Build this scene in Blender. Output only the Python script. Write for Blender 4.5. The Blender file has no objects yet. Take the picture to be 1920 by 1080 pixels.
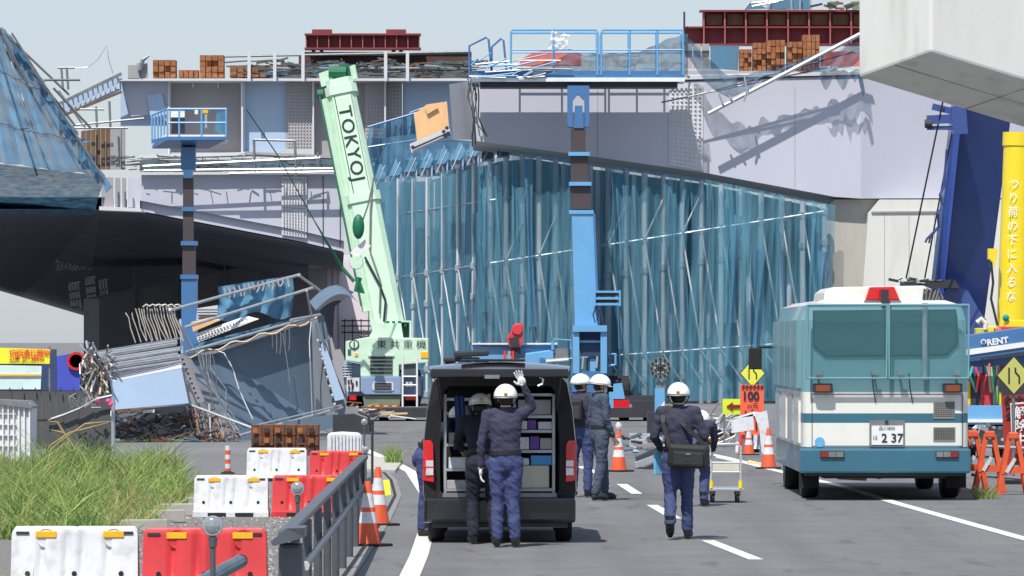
import bpy, bmesh, math, random
from mathutils import Vector, Matrix, noise
R = math.radians
random.seed(7)
SC = bpy.context.scene
COL = SC.collection
# ------------------------------------------------------------------ camera
FPX, HC, HY = 9500.0, 2.2, 640.0          # focal length in photo pixels, camera height, horizon row
cam = bpy.data.cameras.new('camera'); camo = bpy.data.objects.new('camera', cam); COL.objects.link(camo)
camo.location = (0, 0, HC); camo.rotation_euler = (R(90), 0, 0)
cam.sensor_width = 36; cam.lens = 36 * FPX / 1920; cam.shift_y = (HY - 540) / 1920
cam.clip_start = 1; cam.clip_end = 9000
SC.camera = camo
# ------------------------------------------------------------------ sky, sun, exposure
SUN = Vector((0.22, 0.56, -1.0)).normalized()
elev = math.asin(-SUN.z); az = math.atan2(-SUN.x, -SUN.y)     # direction the sun stands in
w = bpy.data.worlds.new('World'); SC.world = w; w.use_nodes = True
nt = w.node_tree; nt.nodes.clear()
sky = nt.nodes.new('ShaderNodeTexSky'); sky.sky_type = 'NISHITA'; sky.sun_disc = False
sky.sun_elevation = elev; sky.sun_rotation = az; sky.air_density = 1.2; sky.dust_density = 0.6; sky.ozone_density = 2.0
hz = nt.nodes.new('ShaderNodeMixRGB'); hz.inputs[0].default_value = 0.6; hz.inputs[2].default_value = (3.95, 4.6, 5.95, 1)   # summer haze over the whole sky
bg = nt.nodes.new('ShaderNodeBackground'); bg.inputs[1].default_value = 0.1
wo = nt.nodes.new('ShaderNodeOutputWorld')
nt.links.new(sky.outputs[0], hz.inputs[1]); nt.links.new(hz.outputs[0], bg.inputs[0]); nt.links.new(bg.outputs[0], wo.inputs[0])
sl = bpy.data.lights.new('sun', 'SUN'); sl.energy = 4.2; sl.angle = R(0.53); sl.color = (1.0, 0.96, 0.9)
so = bpy.data.objects.new('sun', sl); COL.objects.link(so); so.rotation_euler = SUN.to_track_quat('-Z', 'Y').to_euler()
so.location = (0, 0, 60)
SC.view_settings.view_transform = 'Standard'; SC.view_settings.look = 'None'
SC.view_settings.exposure = 0.40; SC.view_settings.gamma = 1.0; SC.view_settings.use_curve_mapping = False

# ------------------------------------------------------------------ helpers
def P(px, py, d):                                       # a point of the place from its bearing and distance
    return Vector(((px - 960) * d / FPX, d, HC + (HY - py) * d / FPX))
def G(px, py):                                          # a point on the ground
    d = FPX * HC / (py - HY); return Vector(((px - 960) * d / FPX, d, 0))
def GX(px, d): return Vector(((px - 960) * d / FPX, d, 0))
def V(*a): return Vector(a)
def lin(c):
    c /= 255.0
    return c / 12.92 if c <= 0.04045 else ((c + 0.055) / 1.055) ** 2.4
MATS = {}
def mat(name, rgb, rough=0.6, metal=0.0, var=0.12, scale=2.0, streak=0.0, bump=0.0, bscale=30, emit=0, alpha=1.0, spec=0.5, dirt=0.0, transl=0.0, coat=0.0):
    if name in MATS: return MATS[name]
    m = bpy.data.materials.new(name); m.use_nodes = True; n = m.node_tree; L = n.links
    b = n.nodes['Principled BSDF']; out = n.nodes['Material Output']
    col = [min(.82, lin(x) * 1.14) for x in rgb]
    tc = n.nodes.new('ShaderNodeTexCoord')
    mp = n.nodes.new('ShaderNodeMapping'); mp.inputs['Scale'].default_value = (1, 1, 1 if not streak else streak)
    L.new(tc.outputs['Object'], mp.inputs[0])
    no = n.nodes.new('ShaderNodeTexNoise'); no.inputs['Scale'].default_value = scale; no.inputs['Detail'].default_value = 6; no.inputs['Roughness'].default_value = 0.62
    L.new(mp.outputs[0], no.inputs[0])
    rp = n.nodes.new('ShaderNodeValToRGB'); e = rp.color_ramp.elements
    e[0].position = 0.3; e[1].position = 0.7
    e[0].color = [max(0, x * (1 - var)) for x in col] + [1]; e[1].color = [min(1, x * (1 + var)) for x in col] + [1]
    L.new(no.outputs[0], rp.inputs[0]); last = rp.outputs[0]
    if dirt:
        n2 = n.nodes.new('ShaderNodeTexNoise'); n2.inputs['Scale'].default_value = scale * 3.1; n2.inputs['Detail'].default_value = 8
        L.new(mp.outputs[0], n2.inputs[0])
        r2 = n.nodes.new('ShaderNodeValToRGB'); r2.color_ramp.elements[0].position = 0.5; r2.color_ramp.elements[1].position = 0.72
        L.new(n2.outputs[0], r2.inputs[0])
        ml = n.nodes.new('ShaderNodeMath'); ml.operation = 'MULTIPLY'; ml.inputs[1].default_value = dirt; L.new(r2.outputs[0], ml.inputs[0])
        mx = n.nodes.new('ShaderNodeMixRGB'); mx.inputs[2].default_value = (0.09, 0.075, 0.06, 1)
        L.new(ml.outputs[0], mx.inputs[0]); L.new(last, mx.inputs[1]); last = mx.outputs[0]
    L.new(last, b.inputs['Base Color'])
    b.inputs['Roughness'].default_value = rough; b.inputs['Metallic'].default_value = metal
    b.inputs['Specular IOR Level'].default_value = spec
    if coat: b.inputs['Coat Weight'].default_value = coat; b.inputs['Coat Roughness'].default_value = 0.08
    if emit: b.inputs['Emission Color'].default_value = col + [1]; b.inputs['Emission Strength'].default_value = emit
    if bump:
        n3 = n.nodes.new('ShaderNodeTexNoise'); n3.inputs['Scale'].default_value = bscale; n3.inputs['Detail'].default_value = 4
        L.new(tc.outputs['Object'], n3.inputs[0])
        bp = n.nodes.new('ShaderNodeBump'); bp.inputs['Strength'].default_value = bump; bp.inputs['Distance'].default_value = 0.03
        L.new(n3.outputs[0], bp.inputs['Height']); L.new(bp.outputs[0], b.inputs['Normal'])
    sh = b.outputs[0]
    if transl:
        t = n.nodes.new('ShaderNodeBsdfTranslucent'); L.new(last, t.inputs[0])
        ms = n.nodes.new('ShaderNodeMixShader'); ms.inputs[0].default_value = transl
        L.new(sh, ms.inputs[1]); L.new(t.outputs[0], ms.inputs[2]); sh = ms.outputs[0]
    if alpha < 1:
        t = n.nodes.new('ShaderNodeBsdfTransparent'); ms = n.nodes.new('ShaderNodeMixShader')
        r3 = n.nodes.new('ShaderNodeMapRange'); r3.inputs[1].default_value = 0.35; r3.inputs[2].default_value = 0.65
        r3.inputs[3].default_value = alpha - 0.13; r3.inputs[4].default_value = min(1, alpha + 0.13)
        L.new(no.outputs[0], r3.inputs[0]); L.new(r3.outputs[0], ms.inputs[0])
        L.new(t.outputs[0], ms.inputs[1]); L.new(sh, ms.inputs[2]); sh = ms.outputs[0]
    if sh != b.outputs[0]: L.new(sh, out.inputs[0])
    MATS[name] = m; return m

ORG = {}
class MB:
    def __init__(s): s.v = []; s.f = []; s.mi = []; s.k = 0
    def add(s, vs, fs):
        o = len(s.v); s.v += [Vector(x) for x in vs]
        for f in fs: s.f.append([i + o for i in f]); s.mi.append(s.k)
        return s
    def use(s, k): s.k = k; return s
    def box(s, c, sz, rot=None):
        c = Vector(c); vs = []
        for z in (-.5, .5):
            for y in (-.5, .5):
                for x in (-.5, .5):
                    p = Vector((x * sz[0], y * sz[1], z * sz[2]))
                    if rot is not None: p = rot @ p
                    vs.append(c + p)
        return s.add(vs, [(0, 2, 3, 1), (4, 5, 7, 6), (0, 1, 5, 4), (2, 6, 7, 3), (0, 4, 6, 2), (1, 3, 7, 5)])
    def bb(s, x0, x1, y0, y1, z0, z1): return s.box(((x0 + x1) / 2, (y0 + y1) / 2, (z0 + z1) / 2), (abs(x1 - x0), abs(y1 - y0), abs(z1 - z0)))
    def frame(s, d, up=(0, 0, 1)):
        d = Vector(d).normalized(); up = Vector(up)
        if abs(d.dot(up)) > 0.98: up = Vector((0, 1, 0))
        a = d.cross(up).normalized(); return d, a, a.cross(d).normalized()
    def beam(s, p, q, wd, ht, up=(0, 0, 1), w2=None, h2=None):
        p, q = Vector(p), Vector(q); d, a, u = s.frame(q - p, up); vs = []
        for c, ww, hh in ((p, wd, ht), (q, w2 or wd, h2 or ht)):
            for i, j in ((-1, -1), (1, -1), (1, 1), (-1, 1)): vs.append(c + a * (i * ww / 2) + u * (j * hh / 2))
        return s.add(vs, [(3, 2, 1, 0), (4, 5, 6, 7), (0, 1, 5, 4), (1, 2, 6, 5), (2, 3, 7, 6), (3, 0, 4, 7)])
    def tube(s, p, q, r, n=8, r2=None): return s.path([p, q], [r, r if r2 is None else r2], n)
    def path(s, pts, r, n=6, flat=None):
        pts = [Vector(p) for p in pts]; m = len(pts)
        rs = r if isinstance(r, (list, tuple)) else [r] * m
        vs = []; a0 = None
        for i, p in enumerate(pts):
            d = (pts[min(i + 1, m - 1)] - pts[max(i - 1, 0)])
            if d.length < 1e-6: d = Vector((0, 0, 1))
            d.normalize()
            if a0 is None:
                _, a, u = s.frame(d)
            else:
                a = (a0 - d * a0.dot(d))
                a = a.normalized() if a.length > 1e-4 else s.frame(d)[1]
                u = a.cross(d).normalized()
            a0 = a
            for k in range(n):
                t = 2 * math.pi * k / n
                vs.append(p + (a * math.cos(t) + u * math.sin(t)) * rs[i])
        fs = []
        for i in range(m - 1):
            for k in range(n):
                fs.append((i * n + k, i * n + (k + 1) % n, (i + 1) * n + (k + 1) % n, (i + 1) * n + k))
        fs += [tuple(range(n))[::-1], tuple((m - 1) * n + k for k in range(n))]
        return s.add(vs, fs)
    def slab(s, poly, vec):
        poly = [Vector(p) for p in poly]; vec = Vector(vec); n = len(poly)
        fs = [tuple(range(n)), tuple(range(2 * n - 1, n - 1, -1))]
        fs += [(i, i + n, (i + 1) % n + n, (i + 1) % n) for i in range(n)]
        return s.add(poly + [p + vec for p in poly], fs)
    def pp(s, pts, d, th=0.05):                          # a plate facing the camera, outline given in photo pixels
        return s.slab([P(x[0], x[1], x[2] if len(x) > 2 else d) for x in pts], (0, th, 0))
    def pr(s, x0, x1, y0, y1, d, th=0.05): return s.pp([(x0, y0), (x1, y0), (x1, y1), (x0, y1)], d, th)
    def lathe(s, prof, c, n=16, ax='z'):
        c = Vector(c); vs = []
        for r, z in prof:
            for k in range(n):
                t = 2 * math.pi * k / n
                p = (r * math.cos(t), r * math.sin(t), z)
                if ax == 'y': p = (p[0], p[2], p[1])
                if ax == 'x': p = (p[2], p[0], p[1])
                vs.append(c + Vector(p))
        fs = []
        for i in range(len(prof) - 1):
            for k in range(n): fs.append((i * n + k, i * n + (k + 1) % n, (i + 1) * n + (k + 1) % n, (i + 1) * n + k))
        fs += [tuple(range(n))[::-1], tuple((len(prof) - 1) * n + k for k in range(n))]
        return s.add(vs, fs)
    def ball(s, c, r, n=12, m=8, rot=None):
        if not isinstance(r, (tuple, list)): r = (r, r, r)
        c = Vector(c); vs = []; fs = []
        for i in range(m + 1):
            ph = math.pi * i / m
            for k in range(n):
                t = 2 * math.pi * k / n
                p = Vector((r[0] * math.sin(ph) * math.cos(t), r[1] * math.sin(ph) * math.sin(t), r[2] * math.cos(ph)))
                if rot is not None: p = rot @ p
                vs.append(c + p)
        for i in range(m):
            for k in range(n): fs.append((i * n + k, (i + 1) * n + k, (i + 1) * n + (k + 1) % n, i * n + (k + 1) % n))
        return s.add(vs, fs)
    def grid(s, fn, nu, nv):                              # fn(u,v) -> Vector
        vs = [fn(i / nu, j / nv) for j in range(nv + 1) for i in range(nu + 1)]
        fs = [(j * (nu + 1) + i, j * (nu + 1) + i + 1, (j + 1) * (nu + 1) + i + 1, (j + 1) * (nu + 1) + i) for j in range(nv) for i in range(nu)]
        return s.add(vs, fs)
    def build(s, name, mats, parent=None, smooth=False, bevel=0.0, recalc=True, kind=None):
        me = bpy.data.meshes.new(name)
        if parent is not None: org = ORG[parent.name]
        else:
            xs = [v.x for v in s.v]; ys = [v.y for v in s.v]; zs = [v.z for v in s.v]
            org = Vector(((min(xs) + max(xs)) / 2, (min(ys) + max(ys)) / 2, min(zs)))
        me.from_pydata([tuple(v - org) for v in s.v], [], s.f)
        if not isinstance(mats, (list, tuple)): mats = [mats]
        for m in mats: me.materials.append(m)
        if len(mats) > 1: me.polygons.foreach_set('material_index', s.mi)
        if recalc or bevel:
            bm = bmesh.new(); bm.from_mesh(me)
            if recalc: bmesh.ops.recalc_face_normals(bm, faces=bm.faces)
            if bevel:
                ed = [e for e in bm.edges if len(e.link_faces) == 2 and e.calc_face_angle(0) > 0.6]
                bmesh.ops.bevel(bm, geom=ed, offset=bevel, segments=2, affect='EDGES', profile=0.6, clamp_overlap=True)
            bm.to_mesh(me); bm.free()
        if smooth:
            me.polygons.foreach_set('use_smooth', [True] * len(me.polygons))
            try: me.set_sharp_from_angle(angle=R(42))
            except Exception: pass
        o = bpy.data.objects.new(name, me); COL.objects.link(o)
        if parent is not None: o.parent = parent
        else: o.location = org
        ORG[o.name] = org
        if kind: o['kind'] = kind
        return o
def thing(name, label, cat, loc, group=None):
    o = bpy.data.objects.new(name, None); COL.objects.link(o); o.location = loc; o.empty_display_size = 0.3
    o['label'] = label; o['category'] = cat
    if group: o['group'] = group
    ORG[o.name] = Vector(loc); return o
def tag(o, label, cat, group=None):
    o['label'] = label; o['category'] = cat
    if group: o['group'] = group
    return o
def copy_tree(o, parent=None, loc=None, rotz=None, label=None):
    c = o.copy(); COL.objects.link(c)
    if parent is not None: c.parent = parent
    if loc is not None: c.location = loc
    if rotz is not None: c.rotation_euler = (0, 0, rotz)
    if label: c['label'] = label
    for ch in list(o.children): copy_tree(ch, c)
    return c
TMP = bpy.data.scenes.new('tmp')
def baked(o):                                           # evaluate one helper object in a scene of its own
    TMP.collection.objects.link(o); vl_ = TMP.view_layers[0]; vl_.update()
    me = bpy.data.meshes.new_from_object(o.evaluated_get(vl_.depsgraph)); bpy.data.objects.remove(o); return me
def text(name, body, org, xd, up, size, m, parent, ext=0.004, align='LEFT', sx=1.0, bold=0.0, space=1.0):
    cu = bpy.data.curves.new('t', 'FONT'); cu.body = body; cu.size = size; cu.extrude = 0; cu.offset = bold; cu.align_x = align; cu.resolution_u = 3; cu.space_character = space
    to = bpy.data.objects.new('t', cu); me = baked(to); me.name = name
    xd = Vector(xd).normalized(); up = Vector(up).normalized(); nn = xd.cross(up)
    base = ORG[parent.name] if parent else Vector((0, 0, 0))
    for v in me.vertices: v.co = Vector(org) + xd * (v.co.x * sx) + up * v.co.y + nn * ext - base
    me.materials.clear(); me.materials.append(m)
    o = bpy.data.objects.new(name, me); COL.objects.link(o); o.parent = parent
    ORG[o.name] = base; return o
def one(name, mb, m, label, cat, group=None, **k): return tag(mb.build(name, m, **k), label, cat, group)
def rnd(a, b): return random.uniform(a, b)

# ------------------------------------------------------------------ materials
asphalt = mat('asphalt', (97, 97, 98), 0.9, var=0.12, scale=0.9, bump=0.5, bscale=45, dirt=0.2)
def road_wear(m):                                        # aggregate speckle, lengthwise tyre polish and a few dark stains over the base noise
    n = m.node_tree; L = n.links; b = n.nodes['Principled BSDF']; tc = n.nodes.new('ShaderNodeTexCoord'); last = b.inputs['Base Color'].links[0].from_socket
    for sc, st_, lo, hi, a0, a1 in ((55, (1, 1, 1), .35, .65, .72, 1.3), (1.6, (1, .03, 1), .35, .65, .9, 1.07), (.5, (1, .35, 1), .56, .66, 1.0, .8), (3.0, (1, .12, 1), .62, .7, 1.0, .72)):
        mp = n.nodes.new('ShaderNodeMapping'); mp.inputs['Scale'].default_value = st_; L.new(tc.outputs['Object'], mp.inputs[0])
        no = n.nodes.new('ShaderNodeTexNoise'); no.inputs['Scale'].default_value = sc; no.inputs['Detail'].default_value = 5; L.new(mp.outputs[0], no.inputs[0])
        mr = n.nodes.new('ShaderNodeMapRange'); mr.inputs[1].default_value = lo; mr.inputs[2].default_value = hi; mr.inputs[3].default_value = a0; mr.inputs[4].default_value = a1; L.new(no.outputs[0], mr.inputs[0])
        mx = n.nodes.new('ShaderNodeMixRGB'); mx.blend_type = 'MULTIPLY'; mx.inputs[0].default_value = 1; L.new(last, mx.inputs[1]); L.new(mr.outputs[0], mx.inputs[2]); last = mx.outputs[0]
    L.new(last, b.inputs['Base Color'])
road_wear(asphalt)
ground_m = mat('ground_far', (100, 100, 101), 0.95, var=0.16, scale=0.12, bump=0.2, bscale=20)
gravel_m = mat('gravel', (112, 110, 107), 0.95, var=0.5, scale=16, bump=0.8, bscale=70, dirt=0.2)
paint_w = mat('road_paint', (204, 202, 196), 0.7, var=0.12, scale=7, dirt=0.6)
conc = mat('concrete', (160, 157, 149), 0.85, var=0.09, scale=0.8, streak=0.25, bump=0.1, bscale=12, dirt=0.14)
conc_l = mat('concrete_pale', (196, 195, 188), 0.85, var=0.05, scale=0.6, streak=0.25, bump=0.06, bscale=14, dirt=0.16)
steel_l = mat('steel_lavender', (174, 175, 186), 0.55, var=0.035, scale=0.5, streak=0.3)
steel_b = mat('steel_paleblue', (158, 178, 200), 0.5, var=0.05, scale=0.6, streak=0.3)
steel_g = mat('steel_grey', (146, 143, 144), 0.6, var=0.07, scale=0.8, streak=0.4)
steel_w = mat('steel_white', (190, 190, 194), 0.55, var=0.05, scale=2)
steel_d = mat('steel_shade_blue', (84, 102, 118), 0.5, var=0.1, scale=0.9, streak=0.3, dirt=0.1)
galv = mat('galvanised', (168, 172, 176), 0.42, 0.55, var=0.15, scale=6)
galv_d = mat('dull_pipe', (120, 122, 124), 0.5, 0.4, var=0.2, scale=5, dirt=0.2)
dark = mat('dark_steel', (44, 45, 50), 0.6, var=0.2, scale=3)
blackm = mat('black_rubber', (24, 24, 26), 0.8, var=0.2, scale=6)
darkred = mat('red_primer', (112, 44, 46), 0.65, var=0.18, scale=1.2, streak=0.4, dirt=0.12)
rust = mat('rusty_timber', (140, 90, 56), 0.85, var=0.4, scale=5, dirt=0.4)
wood = mat('plywood', (214, 172, 124), 0.8, var=0.1, scale=3, streak=0.3)
wood_d = mat('dark_timber', (104, 80, 58), 0.85, var=0.25, scale=4, streak=0.2, dirt=0.2)
blue_p = mat('lift_blue', (96, 152, 194), 0.4, var=0.06, scale=2, coat=0.3, dirt=0.05)
blue_d = mat('lift_blue_deep', (60, 104, 150), 0.42, var=0.08, scale=2, coat=0.2, dirt=0.08)
mast_d = mat('mast_dark', (66, 58, 60), 0.5, var=0.1, scale=2)
navy_p = mat('crane_navy', (52, 72, 128), 0.4, var=0.07, scale=1, coat=0.4)
green_p = mat('crane_mint', (182, 208, 184), 0.55, var=0.08, scale=2, coat=0.05, dirt=0.05)
green_d = mat('hook_green', (20, 96, 66), 0.5, var=0.12, scale=4)
yellow_p = mat('crane_yellow', (236, 196, 30), 0.4, var=0.05, scale=2, coat=0.3, dirt=0.05)
carrier = mat('carrier_slate', (122, 140, 168), 0.5, var=0.07, scale=3, dirt=0.1)
ink = mat('dark_lettering', (26, 34, 44), 0.6, var=0.05)
white_p = mat('white_paint', (210, 210, 208), 0.4, var=0.04, scale=3, coat=0.2)
red_pl = mat('red_plastic', (186, 46, 50), 0.5, var=0.14, scale=4, dirt=0.2)
white_pl = mat('white_plastic', (196, 197, 200), 0.5, var=0.08, scale=3, dirt=0.28)
orange_pl = mat('orange_plastic', (204, 84, 48), 0.5, var=0.1, scale=5, dirt=0.1)
amber = mat('amber_reflector', (226, 164, 26), 0.35, var=0.08, scale=8)
glass = mat('dark_glass', (30, 36, 42), 0.06, var=0.05, coat=0.5, spec=0.8)
redlamp = mat('red_lens', (190, 18, 22), 0.15, var=0.1, scale=14, coat=0.6)
amberlamp = mat('amber_lens', (196, 96, 20), 0.2, var=0.1, coat=0.6)
clearlamp = mat('clear_lens', (206, 208, 210), 0.12, 0.3, var=0.1, scale=12, coat=0.6)
net_b = mat('blue_net', (104, 154, 174), 1.0, var=0.2, scale=0.9, streak=0.12, alpha=0.46, transl=0.3, spec=0.05)
net_f = mat('blue_net_flap', (88, 136, 164), 0.8, var=0.2, scale=1.2, streak=0.2, alpha=0.8, transl=0.35)
net_back = mat('net_behind', (90, 136, 154), 1.0, var=0.2, scale=0.5, streak=0.15)
tarp = mat('blue_tarp', (78, 118, 146), 1.0, var=0.45, scale=2.2, streak=0.5, alpha=0.8, transl=0.12, spec=0.05)
net_dark = mat('safety_net', (50, 84, 104), 0.85, var=0.35, scale=3, alpha=0.62)
perf = mat('perforated_plank', (206, 206, 204), 0.5, 0.2, var=0.05)
# ================================================================== SETTING
def struct(name, mb, m, **k):
    o = mb.build(name, m, **k); o['kind'] = 'structure'; return o
g = MB(); g.add([(-900, 2, -0.012), (900, 2, -0.012), (2500, 7000, -0.012), (-2500, 7000, -0.012)], [(0, 1, 2, 3)])
struct('ground', g, ground_m, recalc=False)
g = MB()
pts_l = [(-1.72, 25), (-1.72, 62), (-1.8, 74), (-2.3, 90), (-3.2, 104), (-4.6, 125), (-8, 170), (-16, 240)]
pts_r = [(9, 25), (8.6, 62), (8.4, 74), (8.2, 90), (7.8, 104), (7.2, 125), (5, 170), (-2, 240)]
n = len(pts_l)
g.add([(x, y, 0) for x, y in pts_l] + [(x, y, 0) for x, y in pts_r], [(i, i + n, i + n + 1, i + 1) for i in range(n - 1)])
road = struct('road', g, asphalt, recalc=False)
def ribbon(mb, pts, wd, z):
    L = []
    for i, p in enumerate(pts):
        a = Vector(pts[max(i - 1, 0)]); b = Vector(pts[min(i + 1, len(pts) - 1)]); t = (b - a).normalized(); nn = Vector((-t.y, t.x))
        p = Vector(p); L.append((p - nn * wd / 2, p + nn * wd / 2))
    vs = []
    for a, b in L: vs += [(a.x, a.y, z), (b.x, b.y, z)]
    return mb.add(vs, [(2 * i, 2 * i + 1, 2 * i + 3, 2 * i + 2) for i in range(len(L) - 1)])
def mark(pts, wd=0.15): ribbon_o = ribbon(MB(), pts, wd, 0.005).build('lane_line', paint_w, road, recalc=False); return ribbon_o
mark([(-0.97, 30), (-0.955, 52), (-1.0, 60), (-1.2, 72), (-1.7, 85.3), (-2.12, 91.7), (-3.0, 103), (-4.2, 122)], 0.19)
mark([(2.46, 51.0), (2.16, 55.9)]); mark([(2.03, 62.8), (1.88, 68)]); mark([(1.80, 73), (1.69, 78)], 0.16)
mark([(1.45, 84), (1.2, 89)]); mark([(0.9, 95), (0.5, 101)])
mark([(6.6, 40), (5.7, 56.5), (5.23, 68.5), (5.0, 76.8), (4.4, 88), (4.05, 96), (3.2, 108)], 0.17)
gm = MB(); gm.add([(-14, 28, 0.004), (-1.73, 28, 0.004), (-1.73, 62, 0.004), (-1.82, 74, 0.004), (-2.3, 88, 0.004), (-7, 84, 0.004), (-14, 60, 0.004)], [(0, 1, 2, 3, 4, 5, 6)])
struct('gravel_verge', gm, gravel_m, recalc=False)
st = MB(); rs_ = random.Random(5)
for i in range(2600):
    d = rs_.uniform(40, 72); px = rs_.uniform(200, 690); p = GX(px, d)
    if p.x > -1.85 or p.x < -6: continue
    q = rs_.uniform(.006, .02); st.use(i % 3).add([p + V(-q, 0, .004), p + V(0, -q, .004), p + V(q, 0, .004), p + V(0, q, .004), p + V(rs_.uniform(-.3, .3) * q, 0, .004 + q * .9)], [(0, 1, 4), (1, 2, 4), (2, 3, 4), (3, 0, 4)])
so2 = st.build('loose_stones', [conc, mat('stone_dark', (78, 76, 74), .9), mat('stone_pale', (150, 147, 140), .9)], recalc=False); so2['kind'] = 'stuff'; so2['label'] = 'loose stones scattered over the gravel verge'; so2['category'] = 'stones'
# slotted drain channel along the verge
ch = MB(); ribbon(ch, [(-1.6, 28), (-1.6, 50), (-1.62, 62), (-1.7, 72), (-1.95, 80), (-2.35, 88), (-3.0, 98)], 0.26, 0.009)
gut = struct('gutter', ch, mat('gutter_concrete', (118, 117, 114), .9, var=.15, scale=3, dirt=.3), recalc=False)
sl_ = MB(); ribbon(sl_, [(-1.57, 28), (-1.57, 50), (-1.59, 62), (-1.66, 72), (-1.91, 80), (-2.31, 88), (-2.95, 98)], 0.045, 0.013)
sl_.build('drain_slot', blackm, gut, recalc=False)
# kerb stones at the grass edge
kb = struct('kerb', MB().bb(-5.2, -4.6, 66.1, 66.25, 0, .02), conc)
for i, (px, py) in enumerate([(270, 1000), (305, 981), (342, 968), (385, 955)]):
    c = G(px, py)
    MB().box((c.x, c.y, 0.08), (0.5, 0.24, 0.16), Matrix.Rotation(R(25 + rnd(-12, 12)), 3, 'Z') @ Matrix.Rotation(R(rnd(-4, 4)), 3, 'X')).build('kerb_stone', conc, kb, bevel=0.015)

# ================================================================== LEFT VIADUCT
DL = 215.0
vl = thing('viaduct', 'lavender grey steel box girder viaduct with a dark soffit and a broken off end', 'viaduct', P(400, 640, 216) * 1.0)
def bolts(pts4, nx, ny, r, parent, m, d, th=0.03, name='bolt_heads'):
    mb = MB(); a, b, c, e = [P(x, y, d) for x, y in pts4]
    for i in range(nx):
        for j in range(ny):
            u = (i + .5) / nx; v = (j + .5) / ny
            p = (a * (1 - u) + b * u) * (1 - v) + (e * (1 - u) + c * u) * v
            mb.lathe([(r, 0), (r, -th), (r * .6, -th * 1.2)], p, 6, 'y')
    return mb.build(name, m, parent, kind='stuff')
# lower box: web, end diaphragm, soffit
MB().pp([(265, 328), (645, 326), (645, 472), (560, 452), (265, 396)], 214.2, 0.03).build('web', steel_l, vl)
MB().slab([P(262, 323, 213.8), P(650, 321, 213.8), P(650, 321, 226), P(262, 323, 226)], (0, 0, 0.09)).build('top_flange', steel_g, vl)
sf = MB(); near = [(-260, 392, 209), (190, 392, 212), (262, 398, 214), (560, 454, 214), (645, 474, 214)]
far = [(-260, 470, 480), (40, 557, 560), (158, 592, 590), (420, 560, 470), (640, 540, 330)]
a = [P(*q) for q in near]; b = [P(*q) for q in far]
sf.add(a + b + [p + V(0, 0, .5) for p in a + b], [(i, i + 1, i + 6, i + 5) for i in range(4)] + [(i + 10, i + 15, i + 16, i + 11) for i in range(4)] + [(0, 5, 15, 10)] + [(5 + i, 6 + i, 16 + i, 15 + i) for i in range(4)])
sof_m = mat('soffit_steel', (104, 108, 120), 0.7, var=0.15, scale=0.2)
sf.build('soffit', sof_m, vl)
for i, (x0, x1) in enumerate([(190, 214), (214, 238), (238, 264)]):
    MB().pp([(x0, 332 + i), (x1 - 1.5, 333 + i), (x1 - 1.5, 390), (x0, 388)], 212.2 + i * .15, 0.03).build('end_plate', [steel_g, steel_g, steel_l][i], vl)
for x in (213, 226, 238): MB().pr(x, x + 3, 332, 389, 211.9, 0.12).build('rib', steel_w, vl)
MB().pp([(186, 387), (262, 390), (266, 397), (186, 394)], 211.8, 2.0).build('bottom_flange', steel_w, vl)
MB().pp([(528, 331), (575, 331), (575, 446), (528, 440)], 214.08, 0.04).build('splice_plate', steel_w, vl)
bolts([(530, 334), (573, 334), (573, 443), (530, 437)], 8, 18, 0.028, vl, galv_d, 214.06)
for x in (605, 637): MB().pr(x, x + 1.3, 330, 462, 214.15, 0.03).build('seam', dark, vl)
# pier in the shade
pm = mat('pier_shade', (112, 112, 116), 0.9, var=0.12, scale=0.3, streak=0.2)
pier = thing('bridge_pier', 'wide concrete pier standing in the shade below the broken viaduct', 'pier', GX(380, 300))
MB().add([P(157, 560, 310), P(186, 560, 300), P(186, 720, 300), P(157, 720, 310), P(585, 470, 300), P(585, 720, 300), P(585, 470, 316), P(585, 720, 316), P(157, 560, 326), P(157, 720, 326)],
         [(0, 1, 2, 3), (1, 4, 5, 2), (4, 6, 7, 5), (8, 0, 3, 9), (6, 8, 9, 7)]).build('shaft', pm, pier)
for x in (250, 330, 420, 500): MB().pr(x, x + 3, 500, 715, 299.8, .1).build('formwork_joint', sof_m, pier)
# upper girder plates between deck and lower box
up = [(226, 316, 152, 236, 217.2, steel_b), (320, 452, 152, 286, 217.4, steel_g), (458, 536, 152, 284, 216.8, steel_b), (536, 586, 151, 279, 216.6, steel_g),
      (590, 684, 152, 296, 217.0, steel_g), (684, 722, 152, 300, 216.7, steel_g), (724, 754, 152, 300, 216.9, steel_g), (755, 880, 152, 300, 217.2, steel_b)]
for x0, x1, y0, y1, d, m in up: MB().pr(x0, x1, y0, y1, d, 0.04).build('web_panel', m, vl)
bolts([(539, 155), (584, 155), (584, 277), (539, 277)], 8, 20, 0.025, vl, steel_w, 216.58)
bolts([(686, 196), (721, 196), (721, 298), (686, 298)], 6, 14, 0.025, vl, steel_w, 216.68)
bolts([(727, 156), (752, 156), (752, 235), (727, 235)], 4, 11, 0.025, vl, steel_w, 216.88)
for x, y1 in ((316.5, 290), (454, 290), (587, 296), (722, 300)): MB().pr(x - 1.6, x + 1.6, 150, y1, 216.2, 0.9).build('stiffener', steel_w, vl)
for x in (362, 409): MB().pr(x - 1.2, x + 1.2, 152, 164, 216.9, 0.4).build('stiffener', steel_w, vl)
MB().pr(222, 884, 147, 151.5, 215.6, 2.4).build('flange', steel_w, vl)
MB().pp([(262, 290), (460, 285), (460, 291), (262, 297)], 215.6, 1.6).build('flange', steel_w, vl)
MB().pp([(456, 284), (690, 294), (690, 299), (456, 290)], 215.8, 1.6).build('flange', steel_g, vl)
MB().pr(640, 900, 296, 330, 219, 0.3).build('web_panel', steel_d, vl)
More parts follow.
